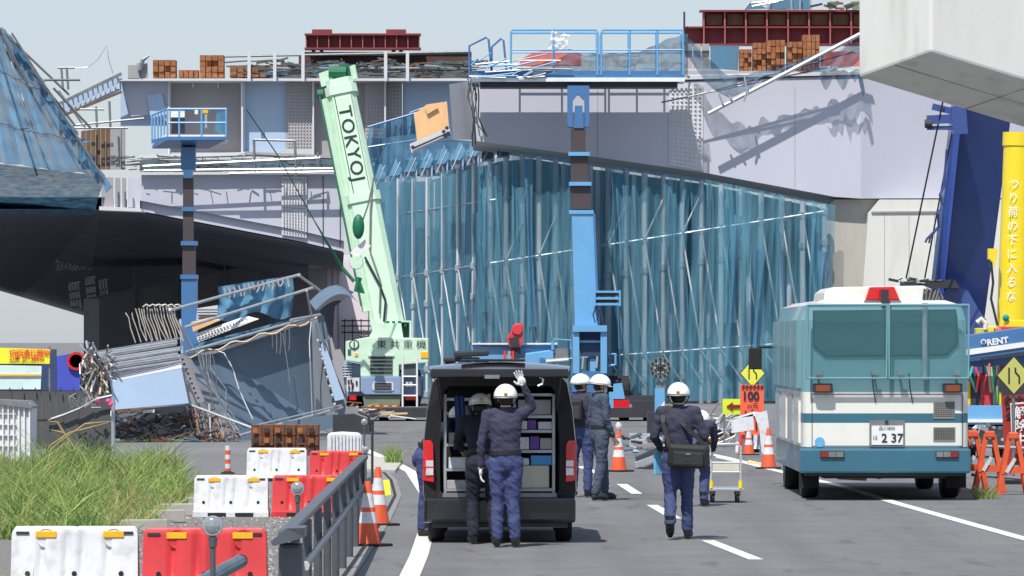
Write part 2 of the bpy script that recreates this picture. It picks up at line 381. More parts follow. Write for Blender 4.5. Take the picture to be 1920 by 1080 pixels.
# deck edge, parapet form, posts, rails
MB().pr(455, 884, 122, 147, 217.4, 4).build('deck_slab', mat('dark_concrete', (92, 96, 96), .85, var=.25, scale=.8), vl)  # dark grey-green concrete, tone varied by noise
MB().pr(560, 884, 104, 124, 218.2, .3).build('side_beam', mat('brown_beam', (82, 58, 54), .7, var=.2, scale=1), vl)
MB().pr(560, 884, 124.5, 127.5, 217.9, .35).build('side_beam_flange', darkred, vl)
MB().tube(P(420, 106, 217), P(884, 97, 217), .05).build('guard_rail', galv_d, vl)
MB().tube(P(455, 128, 217), P(884, 128, 217), .04).build('guard_rail', galv_d, vl)
for x, t in ((467, 98), (515, 97), (568, 96), (723, 96), (764, 95)): MB().pr(x - 3, x + 3, t, 152, 215.4, .12).build('parapet_post', steel_w, vl)
dbr = MB()
for i in range(230):
    p = P(rnd(455, 880), rnd(114, 147), rnd(215.7, 216.8)); q = p + V(rnd(-1.3, 1.3), rnd(-.2, .2), rnd(-.14, .14)); dbr.use(rnd(0, 5) // 1 if i % 3 == 0 else 0).beam(p, q, rnd(.02, .09), rnd(.02, .09))
dbr.mi = [int(k) for k in dbr.mi]
dbr.build('deck_clutter', [mat('mixed_clutter', (78, 82, 80), .7, var=.5, scale=1.4), net_f, wood_d, galv, dark], vl, kind='stuff')
# left outrigger beam, broken staging, brown boards
ob = MB(); ob.pp([(112, 192), (226, 138), (226, 168), (128, 214)], 216, .3); ob.build('cross_beam', steel_b, vl)
for i in range(12):
    t = (i + .5) / 12; x = 112 + 112 * t; y = 192 - 53 * t
    MB().beam(P(x, y - 2, 215.7), P(x + 4, y + 26 - 8 * (1 - t), 215.7), .06, .1).build('beam_rib', steel_w, vl)
MB().beam(P(108, 196, 215.6), P(228, 138, 215.6), .2, .12).build('beam_flange', galv_d, vl)
MB().beam(P(120, 216, 215.6), P(228, 172, 215.6), .2, .1).build('beam_flange', wood_d, vl)
MB().pp([(228, 150), (316, 152), (316, 228), (282, 215), (246, 218), (236, 185)], 216.4, .05).build('gusset_plate', steel_l, vl)
MB().pp([(274, 178), (303, 174), (313, 214), (283, 222)], 216.3, .04).build('lit_patch', steel_b, vl)  # blue quad stands in for a sunlit patch on the steel
for i in range(9):
    x = 152 + i * 9.3
    MB().pp([(x, 246 - i * 1.0), (x + 8.6, 244 - i * 1.0), (x + 8.6, 318), (x, 318)], 214.5 + rnd(-.1, .1), .06).build('board', wood_d if i < 6 else steel_g, vl)
for (x0, y0, x1, y1) in ((135, 235, 270, 222), (140, 240, 240, 240), (180, 200, 182, 240), (205, 190, 207, 238), (110, 170, 160, 240), (150, 205, 195, 205), (115, 128, 118, 168), (125, 126, 128, 168), (108, 127, 140, 127)):
    MB().tube(P(x0, y0, 213.6), P(x1, y1, 213.6), .05, 6).build('staging_pipe', galv_d, vl)
MB().path([P(140, 128, 213.6), P(165, 126, 213.6), P(185, 110, 213.6), P(200, 85, 213.6), P(204, 112, 213.6), P(212, 138, 213.6)], .02, 5).build('loose_cable', galv, vl)
MB().path([P(262, 132, 215.5), P(268, 112, 215.5), P(280, 104, 215.5)], [.12, .1, .04], 6).build('bent_bar', galv_d, vl)
for i, (x0, x1, y0, y1) in enumerate(((240, 262, 122, 148), (256, 276, 118, 148))): MB().pr(x0, x1, y0, y1, 215.6 + i * .1, .3).build('deck_end_block', steel_g, vl)
# hanging walkway under the upper girder
for (x0, y0, x1, y1) in ((268, 312, 600, 296), (270, 320, 640, 316), (430, 325, 640, 322), (476, 262, 478, 322), (553, 262, 555, 330), (476, 262, 555, 264), (596, 285, 596, 312)):
    MB().tube(P(x0, y0, 213.2), P(x1, y1, 213.2), .055, 6).build('walkway_pipe', galv_d if y0 < 300 else galv, vl)
MB().pp([(262, 300), (640, 298), (640, 318), (262, 318)], 213.9, .03).build('toe_net', net_dark, vl)
dbr = MB()
for i in range(90):
    p = P(rnd(215, 640), rnd(292, 320), rnd(213.5, 214.0)); q = p + V(rnd(-1.2, 1.2), rnd(-.1, .1), rnd(-.12, .12)); dbr.beam(p, q, rnd(.015, .05), rnd(.015, .05))
for i in range(9):
    x = 300 + i * 38 + rnd(-8, 8); dbr.beam(P(x, 316, 213.4), P(x + rnd(-4, 4), 296, 213.4), .04, .04)
dbr.build('walkway_clutter', mat('mixed_clutter', (112, 116, 112)), vl, kind='stuff')
# lattice staging hung below the soffit
lat = MB()
for cx, cy, wd, hh, n in ((116, 490, 22, 32, 3), (150, 488, 34, 36, 4), (138, 555, 16, 46, 3), (168, 545, 14, 46, 3), (192, 545, 12, 36, 2)):
    for i in range(n + 1):
        lat.beam(P(cx - wd / 2 + wd * i / n, cy - hh / 2, 330), P(cx - wd / 2 + wd * i / n + 5, cy + hh / 2, 330), .12, .12)
        lat.beam(P(cx - wd / 2, cy - hh / 2 + hh * i / n, 330), P(cx + wd / 2 + 4, cy - hh / 2 + hh * i / n - 3, 330), .12, .12)
one('hanging_staging', lat, steel_w, 'pale lattice staging hung below the dark viaduct soffit', 'staging')
# red beam resting on the deck
rb = thing('steel_beam', 'dark red steel beam with stiffeners lying on the left bridge deck', 'beam', P(680, 93, 217.5))
MB().pr(573, 787, 66, 89, 217.5, .05).build('web', darkred, rb)
MB().pr(571, 789, 62.5, 66, 217.1, .7).build('flange', darkred, rb); MB().pr(571, 789, 89, 93, 217.1, .7).build('flange', darkred, rb)
for i in range(11): x = 574 + i * 21.2; MB().pr(x - .9, x + .9, 66, 89, 217.2, .28).build('stiffener', mat('primer_light', (150, 84, 84), .6), rb)
for x0, x1 in ((585, 622), (724, 761)): MB().pr(x0, x1, 55, 62.4, 217.2, .5).build('bracket', darkred, rb)
for x in (588, 603, 738, 752): MB().lathe([(.09, -.1), (.09, .1)], P(x, 97, 217.3), 10, 'y').build('roller', dark, rb)
MB().pr(566, 884, 97.2, 104, 217.1, .8).build('track', dark, vl)
# timber and brick piles on the left deck
def pile(name, label, rects, d, nx, ny, m, cat='pile', group=None):
    t = thing(name, label, cat, P((rects[0][0] + rects[0][1]) / 2, max(r[3] for r in rects), d), group)
    for (x0, x1, y0, y1) in rects:
        for i in range(nx):
            for j in range(ny):
                a = x0 + (x1 - x0) * i / nx; b = x0 + (x1 - x0) * (i + 1) / nx; c = y0 + (y1 - y0) * j / ny; e = y0 + (y1 - y0) * (j + 1) / ny
                o = rnd(-.12, .12); g_ = (b - a) * .06
                MB().pr(a + g_, b - g_, c + .3, e - .3, d + o, .9).build('block', m, t)
    return t
pile('timber_pile', 'low brown timber pile at the broken deck end', [(286, 330, 112, 146)], 216.4, 4, 3, rust)
pile('timber_pile', 'taller orange brown timber pile beside the first parapet post', [(374, 420, 103, 146)], 216.4, 4, 4, rust)
pile('timber_pile', 'flat brown timber layer between the two deck timber piles', [(334, 372, 131, 146)], 216.6, 4, 1, rust)
pile('timber_pile', 'loose brown planks between the first parapet posts', [(430, 500, 122, 145)], 216.5, 5, 2, rust)

# ================================================================== BLUE SHEETED STAGING AT LEFT
tp = thing('sheeted_staging', 'blue sheet covered staging sloping down beside the broken viaduct end', 'staging', P(60, 400, 205))
TL, TR, BR, BL = P(-60, -20, 203), P(22, 72, 203), P(192, 330, 205), P(-60, 300, 199)
def sheetf(u, v):
    p = (TL * (1 - u) + TR * u) * (1 - v) + (BL * (1 - u) + BR * u) * v
    f = noise.noise(V(u * 9, v * 1.6, 1)) * .45 + noise.noise(V(u * 22, v * 2.4, 4)) * .22 + .12 * noise.noise(V(u * 8, v * 12, 9))
    return p + V(0, f, f * .3)
MB().grid(sheetf, 70, 70).build('sheet', tarp, tp, smooth=True, recalc=False)
BL2, BR2 = P(-60, 402, 215), P(196, 345, 208)
BM = P(178, 402, 213)
def sheetg(u, v):
    p = (BL * (1 - u) + BR * u) * (1 - v) + (BL2 * (1 - u) + (BM if v > .6 else BR2) * u) * v
    f = noise.noise(V(u * 6, v * 3, 9)) * .25
    return p + V(0, f, 0)
MB().grid(sheetg, 30, 16).build('sheet_underside', tarp, tp, smooth=True, recalc=False)
for (x0, y0, x1, y1) in ((8, 62, 130, 178), (22, 62, 196, 338), (-10, 80, 70, 330), (4, 68, 60, 175), (60, 130, 140, 235), (84, 150, 150, 150), (100, 165, 170, 240)):
    MB().tube(P(x0, y0, 202.6), P(x1, y1, 203.2), .05, 6).build('staging_pipe', galv_d, tp)

for k in (1, 3):
    MB().path([sheetf(k / 5, j / 24) + V(0, -.06, .02) for j in range(25)], .03, 5).build('sheet_seam', galv_d, tp)
for k in (.4, .75):
    MB().path([sheetf(j / 24, k) + V(0, -.06, .02) for j in range(25)], .018, 5).build('sheet_seam', galv_d, tp)
for i in range(22):
    t_ = (i + rnd(.1, .9)) / 22; p = sheetf(1, t_); L_s = rnd(.3, 1.1)
    MB().add([p + V(-.1, -.05, .1), p + V(.12, -.05, -.05), p + V(.12 + rnd(0, .5), rnd(-.2, .2), -L_s * .7), p + V(rnd(-.1, .25), rnd(-.2, .2), -L_s)], [(0, 1, 2, 3)]).build('torn_edge', tarp, tp, recalc=False)
# ================================================================== RIGHT VIADUCT
DR = 180.0
vr = thing('viaduct', 'haunched lavender steel girder with bolted splice plate over the blue netted shoring', 'viaduct', P(1400, 640, 184))
wt = [(880, 158), (1260, 154), (1614, 142)]; wb = [(1614, 372), (1566, 369), (1312, 322), (1100, 292), (884, 263)]
MB().pp(wt + wb, DR, .03).build('web', steel_l, vr)
MB().pp([(1614, 142, 180), (1990, 128, 183), (1990, 371, 183), (1614, 372, 180)], DR, .03).build('web', steel_l, vr)
sfm = MB(); a = [P(x, y, DR + (3 if x > 1700 else 0)) for x, y in [(1990, 371.5)] + wb]; n = len(a)
sfm.add(a + [p + V(0, 9.5, 0) for p in a] + [p + V(0, 0, .06) for p in a] + [p + V(0, 9.5, .06) for p in a],
        [(i, i + 1, i + 1 + n, i + n) for i in range(n - 1)] + [(i + 2 * n, i + 3 * n, i + 1 + 3 * n, i + 1 + 2 * n) for i in range(n - 1)])
sfm.build('soffit', mat('soffit_bounce_lit', (214, 214, 214), .7, var=.06, scale=.4), vr)  # albedo raised to stand in for light bounced up from the ground
MB().slab([P(880, 156, 179.92), P(1614, 140, 179.92), P(1990, 126, 183), P(1990, 126, 195), P(880, 156, 192)], (0, 0, .1)).build('deck_flange', steel_w, vr)
MB().slab([P(884, 264, 190), P(884, 160, 190), P(1990, 130, 192), P(1990, 372, 192)], (0, .05, 0)).build('web', steel_l, vr)
MB().pp([(1255, 160), (1318, 158), (1318, 320), (1255, 310)], DR - .05, .05).build('splice_plate', steel_w, vr)
bolts([(1257, 163), (1316, 161), (1316, 317), (1257, 307)], 7, 19, .042, vr, steel_w, DR - .05, .05)
for x in (1120, 1490): MB().pr(x, x + 1, 162, 293 if x < 1200 else 352, DR - .01, .02).build('seam', steel_g, vr)
# broken left end: bent plates, plywood, flange tongue
MB().pp([(842, 158, 178), (880, 152, 179.6), (888, 262, 179.6), (850, 262, 178)], 178, .05).build('end_plate', steel_w, vr)
MB().pp([(846, 262, 178), (886, 264, 179.6), (886, 262, 186), (800, 268, 184)], 178, .05).build('end_flange', steel_l, vr)
MB().pp([(768, 270, 177.5), (842, 238, 177.5), (846, 252, 177.5), (772, 288, 177.5)], 178, .3).build('flange_tongue', steel_w, vr)
MB().pp([(773, 277, 177.4), (844, 246, 177.4), (844, 249, 177.4), (773, 281, 177.4)], 178, .05).build('flange_groove', dark, vr)
MB().pp([(776, 214), (800, 196), (838, 190), (842, 240), (782, 266)], 178.6, .04).build('plywood_sheet', wood, vr)
MB().pp([(796, 200), (818, 194), (822, 202), (801, 214)], 178.5, .04).build('plywood_scrap', wood, vr)
for x, y in ((832, 247), (838, 240), (842, 252), (836, 256), (774, 276)): MB().lathe([(.07, 0), (.07, -.08)], P(x, y, 177.4), 6, 'y').build('bolt', dark, vr)
for k in range(9):
    x = 878 + rnd(-4, 16); pts = [P(x + rnd(-5, 5), 140, 178.8), P(x + rnd(-6, 10), 180, 178.7), P(x + rnd(-4, 16), 220, 178.7), P(x + rnd(0, 24), rnd(240, 275), 178.8)]
    MB().path(pts, .025, 5).build('hanging_cable', dark if k % 2 else galv_d, vr)
# red girders, timber stacks and sheeting on the right deck
rg = thing('steel_girder', 'two tier dark red steel girder standing on the right bridge deck', 'girder', P(1450, 84, 183))
lightp = mat('primer_light', (150, 84, 84), .6)
MB().pr(1317, 1640, 22, 50, 183, .05).build('upper_web', darkred, rg); MB().pr(1284, 1640, 51, 82, 182.8, .05).build('lower_web', darkred, rg)
for y0, y1, x0 in ((18.5, 22, 1312), (49.5, 52.5, 1282), (82, 85, 1282)): MB().pr(x0, 1640, y0, y1, 182.5, .6).build('flange', darkred, rg)
for i in range(9):
    x = 1318 + i * 39.5; MB().pr(x, x + 3, 22, 49.5, 182.65, .3).build('stiffener', lightp, rg); MB().pr(x + .5, x + 3, 52.5, 82, 182.5, .26).build('stiffener', lightp, rg)
    if i < 8: MB().pr(x + 6, x + 36, 27, 47, 182.9, .06).build('timber_infill', wood_d, rg)
MB().tube(P(1283, 84, 182.2), P(1283, 22, 182.2), .035, 6).build('mast', dark, rg)
for i, (x0, x1, y0, y1) in enumerate(((1387, 1410, 92, 133), (1412, 1436, 80, 133), (1437, 1472, 75, 133), (1476, 1504, 78, 133), (1505, 1537, 65, 133))):
    pile('timber_stack', ['lowest stack of orange brown timber on the right deck, beside the blue sheet', 'second stack of orange brown timber beside the lowest one on the right deck', 'wide middle stack of orange brown timber on the right deck', 'stack of orange brown timber next to the tallest one on the right deck', 'tallest stack of orange brown timber on the right deck, under the slanted pole'][i],
         [(x0, x1, y0, y1)], 181.2, 3 if x1 - x0 < 30 else 4, 5, rust)
for i in range(3):
    MB().pr(1284 + i * 16, 1298 + i * 16, 82, 128, 181.6, .1).build('crate_side', steel_g, vr)
    MB().pr(1284 + i * 16, 1298 + i * 16, 95, 98, 181.5, .1).build('crate_bar', dark, vr)
MB().pp([(1332, 85), (1386, 86), (1384, 132), (1332, 128)], 181.5, .05).build('sheet', net_f, vr)
MB().pr(1282, 1640, 133, 142, 180.6, 1.5).build('deck_edge', steel_g, vr)
MB().pr(1540, 1640, 96, 124, 181.6, .2).build('red_sheet', mat('faded_red_sheet', (176, 92, 82), .7), vr)
tt = thing('scaffold_sheeting', 'pale blue sheeted scaffold rising above the two tier red girder', 'scaffold', P(1450, 20, 184))
for (x0, y0, x1, y1) in ((1396, 18, 1408, 2), (1408, 6, 1470, 0), (1410, 12, 1460, 3), (1440, 18, 1442, -10), (1485, 18, 1482, -12), (1500, 18, 1500, -14), (1520, 18, 1518, -14)):
    MB().tube(P(x0, y0, 184), P(x1, y1, 184), .04, 6).build('pipe', galv, tt)
MB().pp([(1442, 18), (1446, 0), (1470, -8), (1520, -10), (1518, 18)], 184.2, .04).build('sheet', net_f, tt); MB().pp([(1398, 18), (1408, 3), (1440, 16)], 184.2, .04).build('sheet', net_f, tt)
sh2 = thing('scrap_heap', 'green and brown scrap heaped on the two tier red girder', 'scrap', P(1590, 18, 182.6)); gcl = mat('green_clutter', (92, 110, 84), .8, var=.4, scale=3)
for i in range(26): p = P(rnd(1540, 1640), rnd(5, 17), rnd(182.3, 183)); MB().beam(p, p + V(rnd(-.5, .5), 0, rnd(-.15, .15)), rnd(.05, .14), rnd(.05, .14)).build('scrap_piece', [gcl, wood_d, dark][i % 3], sh2)
# torn safety net and slanted pole over the girder face
tn = thing('torn_safety_net', 'torn dark blue safety net sagging from a long slanted pole over the girder', 'net', P(1450, 170, 178.9))
MB().tube(P(1328, 213, 178.9), P(1616, 62, 178.9), .075, 8).build('pole', galv, tn)
MB().tube(P(1300, 180, 179.1), P(1610, 95, 179.1), .03, 6).build('pole', galv_d, tn)
MB().tube(P(1240, 192, 179.1), P(1560, 125, 179.1), .03, 6).build('pole', galv_d, tn)
def netf(u, v):
    x = 1284 + 330 * u; top = 66 + 85 * math.sin(min(1, u * 2.6) * math.pi / 2) - 72 * max(0, u - .25) / .75
    bot = top + 34 + 16 * math.sin(u * 9) - 10 * u
    f = noise.noise(V(u * 14, v * 2, 3)) * .35
    return P(x, top + (bot - top) * v + noise.noise(V(u * 11, v * 3, 7)) * 9, 179.0 + f)
MB().grid(netf, 60, 8).build('net', net_dark, tn, smooth=True, recalc=False)
for (x0, y0, x1, y1) in ((1348, 176, 1356, 196), (1366, 178, 1376, 192), (1395, 140, 1402, 178), (1402, 165, 1395, 190)): MB().tube(P(x0, y0, 178.8), P(x1, y1, 178.8), .04, 6).build('clamp', galv, tn)
def netg(u, v):
    x = 1545 + 68 * u; return P(x - 10 * v, 132 + 12 * v + noise.noise(V(u * 5, v, 0)) * 8 + v * 26 * math.sin(u * 7) ** 2, 179.05 + .25 * noise.noise(V(u * 9, v, 2)))
MB().grid(netg, 16, 6).build('net_end', net_dark, tn, smooth=True, recalc=False)
MB().pp([(1608, 138), (1616, 138), (1622, 172), (1618, 182), (1612, 160)], 179.2, .03).build('torn_strip', net_dark, tn)
# concrete pier under the right girder
pr_ = thing('bridge_pier', 'pale concrete pier with a rounded edge carrying the right girder', 'pier', GX(1700, 186))
MB().pp([(1628, 400, 179.9), (1650, 374, 179.9), (1990, 374, 179.9), (1990, 757, 179.9), (1602, 757, 179.9)], 179.9, 3.5).build('shaft', conc_l, pr_)
MB().pp([(1550, 386, 180.5), (1566, 374, 180.5), (1652, 374, 180.5), (1628, 400, 180.5), (1604, 756, 180.5), (1550, 756, 180.5)], 180.5, 2.5).build('recessed_face', conc, pr_)
MB().pp([(1634, 396), (1770, 395), (1770, 398), (1634, 399)], 179.84, .08).build('joint', steel_g, pr_)
for x in (1658, 1704, 1752): MB().pr(x, x + .8, 400, 755, 179.88, .03).build('form_joint', conc, pr_)
# near pier cap
cp = MB(); N_, L_ = P(1745, 97, 110), P(1610, 145, 112.5); R_ = N_ + (P(2000, 174, 111.5) - N_) * 2.6; F_ = V(L_.x + R_.x - N_.x, L_.y + R_.y - N_.y, 5.88)
low = [N_, R_, F_, L_]; cp.add(low + [V(p.x, p.y, 12.6) for p in low], [(0, 1, 2, 3), (7, 6, 5, 4), (0, 4, 5, 1), (1, 5, 6, 2), (2, 6, 7, 3), (3, 7, 4, 0)])
cap = thing('pier_cap', 'huge pale concrete pier cap overhanging at the right with stained faces', 'pier cap', P(1900, 180, 118))
cp.build('cap', mat('concrete_cap', (206, 205, 199), .85, var=.05, scale=.5, streak=.2, bump=.08, bscale=10, dirt=.22), cap, bevel=.06)
for t_ in (.3, .62): MB().tube(N_.lerp(R_, t_) + V(0, 0, -.004), L_.lerp(F_, t_) + V(0, 0, -.004), .012, 5).build('form_joint', galv_d, cap)
MB().tube(L_.lerp(N_, .5) + V(0, 0, -.004), F_.lerp(R_, .5) + V(0, 0, -.004), .012, 5).build('form_joint', galv_d, cap)
# pale building far behind the mint crane
bd = thing('building', 'pale pinkish building with pipes seen behind the mint green crane', 'building', GX(650, 262))
MB().pr(578, 760, 478, 735, 262, 6).build('wall', mat('pink_wall', (206, 196, 202), .8, var=.04, scale=.3), bd)
for x in (612, 624, 634, 690): MB().pr(x, x + 1.2, 480, 735, 261.9, .06).build('downpipe', galv_d, bd)
for y in (600, 610, 622): MB().pr(640, 700, y, y + 2.5, 261.6, .1).build('rail', dark, bd)
for x in (645, 660, 676): MB().pr(x, x + 2, 598, 690, 261.6, .1).build('rail_post', dark, bd)
MB().pr(580, 612, 505, 640, 261.7, .2).build('shutter', steel_g, bd)
# ================================================================== NETTED SHORING
sh = thing('shoring_frame', 'tall steel shoring posts and braces wrapped behind blue netting under the girder', 'shoring', GX(1150, 195))
def wd_(x): return 179.85 + max(0, 900 - x) / 200 * 24
XS = []; x = 1545.0
while x > 735: XS.append(x); x -= 26 + 14 * (x - 700) / 850
XS = XS[::-1]
def row1(x): return 517 - (x - 767) * 0.1552
def row2(x): return 690 - (x - 822) * 0.071
def topy(x):
    pts = [(690, 332), (800, 330), (940, 292), (1000, 288), (1100, 306), (1312, 334), (1450, 362), (1560, 384)]
    for (a, b), (c, e) in zip(pts, pts[1:]):
        if x <= c: return b + (e - b) * max(0, (x - a)) / (c - a)
    return pts[-1][1]
postm = mat('shoring_post', (190, 192, 192), .5, .2, var=.2, scale=2, streak=.3, dirt=.1)
for i, x in enumerate(XS):
    d = wd_(x); r = 0.1 + 0.015 * rnd(-1, 1)
    b = GX(x, d); t = P(x, topy(x) + 4, d)
    MB().tube(b, V(b.x, d, t.z), r, 10).build('post', postm, sh, smooth=True)
    for yy in (row1(x), row2(x), row1(x) + 58, row2(x) + 48):
        p = P(x, yy, d); MB().lathe([(r, -.13), (r * 1.55, -.1), (r * 1.55, .1), (r, .13)], p, 10).build('collar', galv, sh)
for i in range(len(XS) - 1):
    x, y = XS[i], XS[i + 1]; d, e = wd_(x) - .12, wd_(y) - .12
    for f in (row1, row2): MB().tube(P(x, f(x), d), P(y, f(y), e), .035, 6).build('ledger', galv, sh)
    if x < 1000: MB().tube(P(x, row1(x) - 118, d), P(y, row1(y) - 118, e), .035, 6).build('ledger', galv, sh)
    MB().tube(P(x, row1(x) + 3, d - .05), P(y, row2(y), e - .05), .035, 6).build('brace', postm, sh)
    if i % 2 and x < 1330: MB().tube(P(y, row1(y) - 70, e - .05), P(x, row1(x), d - .05), .03, 6).build('brace', postm, sh)
    MB().tube(P(x, row2(x) + 3, d - .05), P(y, row2(y) + 60, e - .05), .03, 6).build('brace', postm, sh)
# second row of posts behind, seen dimly through the net
for x in XS[::2]:
    d = wd_(x) + 2.2; b = GX(x + 14, d); MB().tube(b, V(b.x, d, P(x, topy(x) + 12, d).z), .09, 8).build('post', postm, sh)
nw = thing('netting_wall', 'translucent blue netting hung in loose folds around the shoring posts', 'netting', GX(1150, 194))
N = 26
for k in range(N):
    xa = 700 + (1556 - 700) * k / N - 4; xb = 700 + (1556 - 700) * (k + 1) / N + 6
    ph = rnd(0, 9); amp = rnd(.1, .24); sk = rnd(-16, 16); fr = rnd(1.0, 2.2)
    def fn(u, v, xa=xa, xb=xb, ph=ph, amp=amp, sk=sk, fr=fr, k=k):
        x = xa + (xb - xa) * u + sk * math.sin(v * math.pi) * .8 + 5 * math.sin(v * 5 + ph)
        d = wd_(x) - .30 + (k % 2) * .03
        yt = topy(x); yb = 752
        y = yt + (yb - yt) * v
        gather = 1 - .7 * math.exp(-((y - row1(x)) / 26) ** 2) - .5 * math.exp(-((y - row2(x)) / 26) ** 2)
        f = amp * gather * (math.sin(u * 6.3 * fr + ph + 2.5 * noise.noise(V(u * 2, v * 2.2, ph))) * .6 + noise.noise(V(u * 5 + ph, v * 3.0, k)) * .9 + .4 * noise.noise(V(u * 14, v * 5 - u * 4, ph)))
        return P(x, y, d + f)
    MB().grid(fn, 22, 30).build('net_panel', net_b, nw, smooth=True, recalc=False)
for k in range(20):
    xa = rnd(705, 1545); ws = rnd(7, 20); sl2 = rnd(-26, 26); v0 = rnd(0, .3); v1 = rnd(.55, 1.0); ph = rnd(0, 9)
    def fs_(u, v, xa=xa, ws=ws, sl2=sl2, v0=v0, v1=v1, ph=ph):
        vv_ = v0 + (v1 - v0) * v; x = xa + ws * (u - .5) * (1 - .55 * math.sin(v * math.pi) * rnd(.95, 1)) + sl2 * (v - .5); y = topy(x) + (752 - topy(x)) * vv_
        return P(x, y, wd_(x) - .52 + .1 * math.sin(u * 5 + ph) + .06 * noise.noise(V(u * 3, v * 5, ph)))
    MB().grid(fs_, 6, 18).build('net_fold', net_b if k % 3 else net_f, nw, smooth=True, recalc=False)
def bk(u, v):
    x = 700 + 856 * u; d = wd_(x) + 3.4; return P(x, topy(x) + 10 + (756 - topy(x) - 14) * v, d + .4 * noise.noise(V(u * 40, v * 2, 1)))
MB().grid(bk, 110, 10).build('rear_net', net_back, nw, smooth=True, recalc=False)
# stepped brackets and slanting flaps at the head of the net
hd = thing('net_brackets', 'row of grey brackets with bright blue net flaps above the shoring', 'bracket row', P(820, 340, 205))
for i in range(9):
    x = 700 + i * 29; y = 336 - i * 7.2; d = 206 - i * 2.4
    MB().pr(x, x + 21, y, y + 17, d, .25).build('bracket', mat('bracket_blue_grey', (98, 112, 132), .6, var=.1), hd)
    MB().pr(x + 21, x + 24, y - 6, y + 19, d - .05, .2).build('bracket_post', steel_b, hd)
    tb = [(x, y + 1), (x + 20, y), (x + 38, y - 40 + i * 1.2), (x + 17, y - 42 + i * 1.2)]
    def ff(u, v, tb=tb, d=d, i=i):
        a = (tb[0][0] * (1 - u) + tb[1][0] * u, tb[0][1] * (1 - u) + tb[1][1] * u); b = (tb[3][0] * (1 - u) + tb[2][0] * u, tb[3][1] * (1 - u) + tb[2][1] * u)
        return P(a[0] * (1 - v) + b[0] * v, a[1] * (1 - v) + b[1] * v, d - .1 + 1.4 * v + .2 * noise.noise(V(u * 4 + i, v * 3, i)))
    MB().grid(ff, 8, 8).build('net_flap', net_f, hd, smooth=True, recalc=False)
    MB().tube(P(x + 2, y + 18, d - .3), P(x + 22, y - 26, d - .2), .03, 6).build('strut', galv, hd)
for k in range(4):
    xa = 690 + k * 24; xb = xa + 26; ph = rnd(0, 9)
    def fn(u, v, xa=xa, xb=xb, ph=ph, k=k):
        x = xa + (xb - xa) * u + 3 * math.sin(v * 5 + ph); yt = 238 - (x - 690) * .3; yb = 312 - (x - 690) * .2
        return P(x, yt + (yb - yt) * v, 207 + .3 * math.sin(u * 8 + ph) + .3 * noise.noise(V(u * 3, v * 3, ph)))
    MB().grid(fn, 12, 12).build('hung_net', net_f, hd, smooth=True, recalc=False)
def hb_(u, v):
    x = 688 + 256 * u; yt = 262 - 30 * u if u < .4 else 262 - 12 + 8 * (u - .4); yb = 350 - 62 * u
    return P(x, yt + (yb - yt) * v, 209 - 20 * u + .35 * noise.noise(V(u * 16, v * 3, 2)))
MB().grid(hb_, 40, 8).build('backing_net', net_f, hd, smooth=True, recalc=False)
for (x0, y0, x1, y1) in ((690, 238, 786, 210), (690, 276, 780, 262), (768, 212, 800, 200)): MB().tube(P(x0, y0, 206.5), P(x1, y1, 206.5), .04, 6).build('rail', blue_d, hd)

# ================================================================== MINT GREEN CRANE
DC = 172.0
gc = thing('mobile_crane', 'mint green mobile crane with a raised telescopic boom and slate carrier', 'crane', GX(715, DC))
bt, bb = P(634, 140, DC + 1.2), P(728, 612, DC)
ax = (bt - bb).normalized(); side = ax.cross(V(0, 1, 0)).normalized(); side = -side if side.x < 0 else side; fwd = side.cross(ax); fwd = -fwd if fwd.y > 0 else fwd
def bm(t, s_, f): return bb + ax * t + side * s_ + fwd * f      # along, sideways, towards the camera
LB = (bt - bb).length
def bsec(t0, t1, w0, w1, dp, name, m, f=0.0):
    vs = []
    for t, w_ in ((t0, w0), (t1, w1)): vs += [bm(t, -w_, f - dp), bm(t, w_, f - dp), bm(t, w_, f + dp * .6), bm(t, w_ * .7, f + dp), bm(t, -w_ * .7, f + dp), bm(t, -w_, f + dp * .6)]
    fs = [(0, 1, 7, 6), (1, 2, 8, 7), (2, 3, 9, 8), (3, 4, 10, 9), (4, 5, 11, 10), (5, 0, 6, 11), (5, 4, 3, 2, 1, 0), (6, 7, 8, 9, 10, 11)]
    return MB().add(vs, fs).build(name, m, gc)
bsec(-.4, 4.6, .56, .55, .5, 'boom_base', green_p); bsec(4.6, LB - .2, .52, .46, .46, 'boom_section', green_p)
bsec(4.3, 4.62, .62, .62, .56, 'boom_collar', green_p); bsec(LB - .75, LB - .45, .55, .55, .52, 'boom_collar', green_p)
jw = MB(); jw.beam(bm(.6, -.62, .3), bm(LB - .8, -.62, .3), .16, .24); jw.build('jib', green_p, gc)
MB().tube(bm(.8, -.75, .45), bm(LB - .7, -.75, .45), .035, 6).build('hose', green_d, gc)
MB().tube(bm(1.0, -.26, .47), bm(LB - .8, -.26, .47), .015, 5).build('boom_line', ink, gc); MB().tube(bm(1.0, .3, .47), bm(LB - .8, .31, .47), .012, 5).build('boom_line', galv_d, gc)
for i in range(5):
    s_ = -.42 + .21 * i; MB().beam(bm(LB - .3, s_, .1), bm(LB + .18 + .08 * (i % 2), s_, .1), .06, .5).build('head_plate', green_p if i in (0, 4) else green_d, gc)
MB().lathe([(.2, -.3), (.2, .3)], bm(LB + .05, 0, .2), 12, 'x').build('head_sheave', green_d, gc)
MB().lathe([(.16, -.1), (.16, .1)], bm(LB - .6, -.72, .3), 12, 'x').build('side_sheave', green_d, gc)
text('boom_lettering', 'TOKYOJ', bm(LB - 1.2, -.2, .478), -ax, side, .62, ink, gc, ext=0.0, sx=1.05, bold=.006, space=1.12)
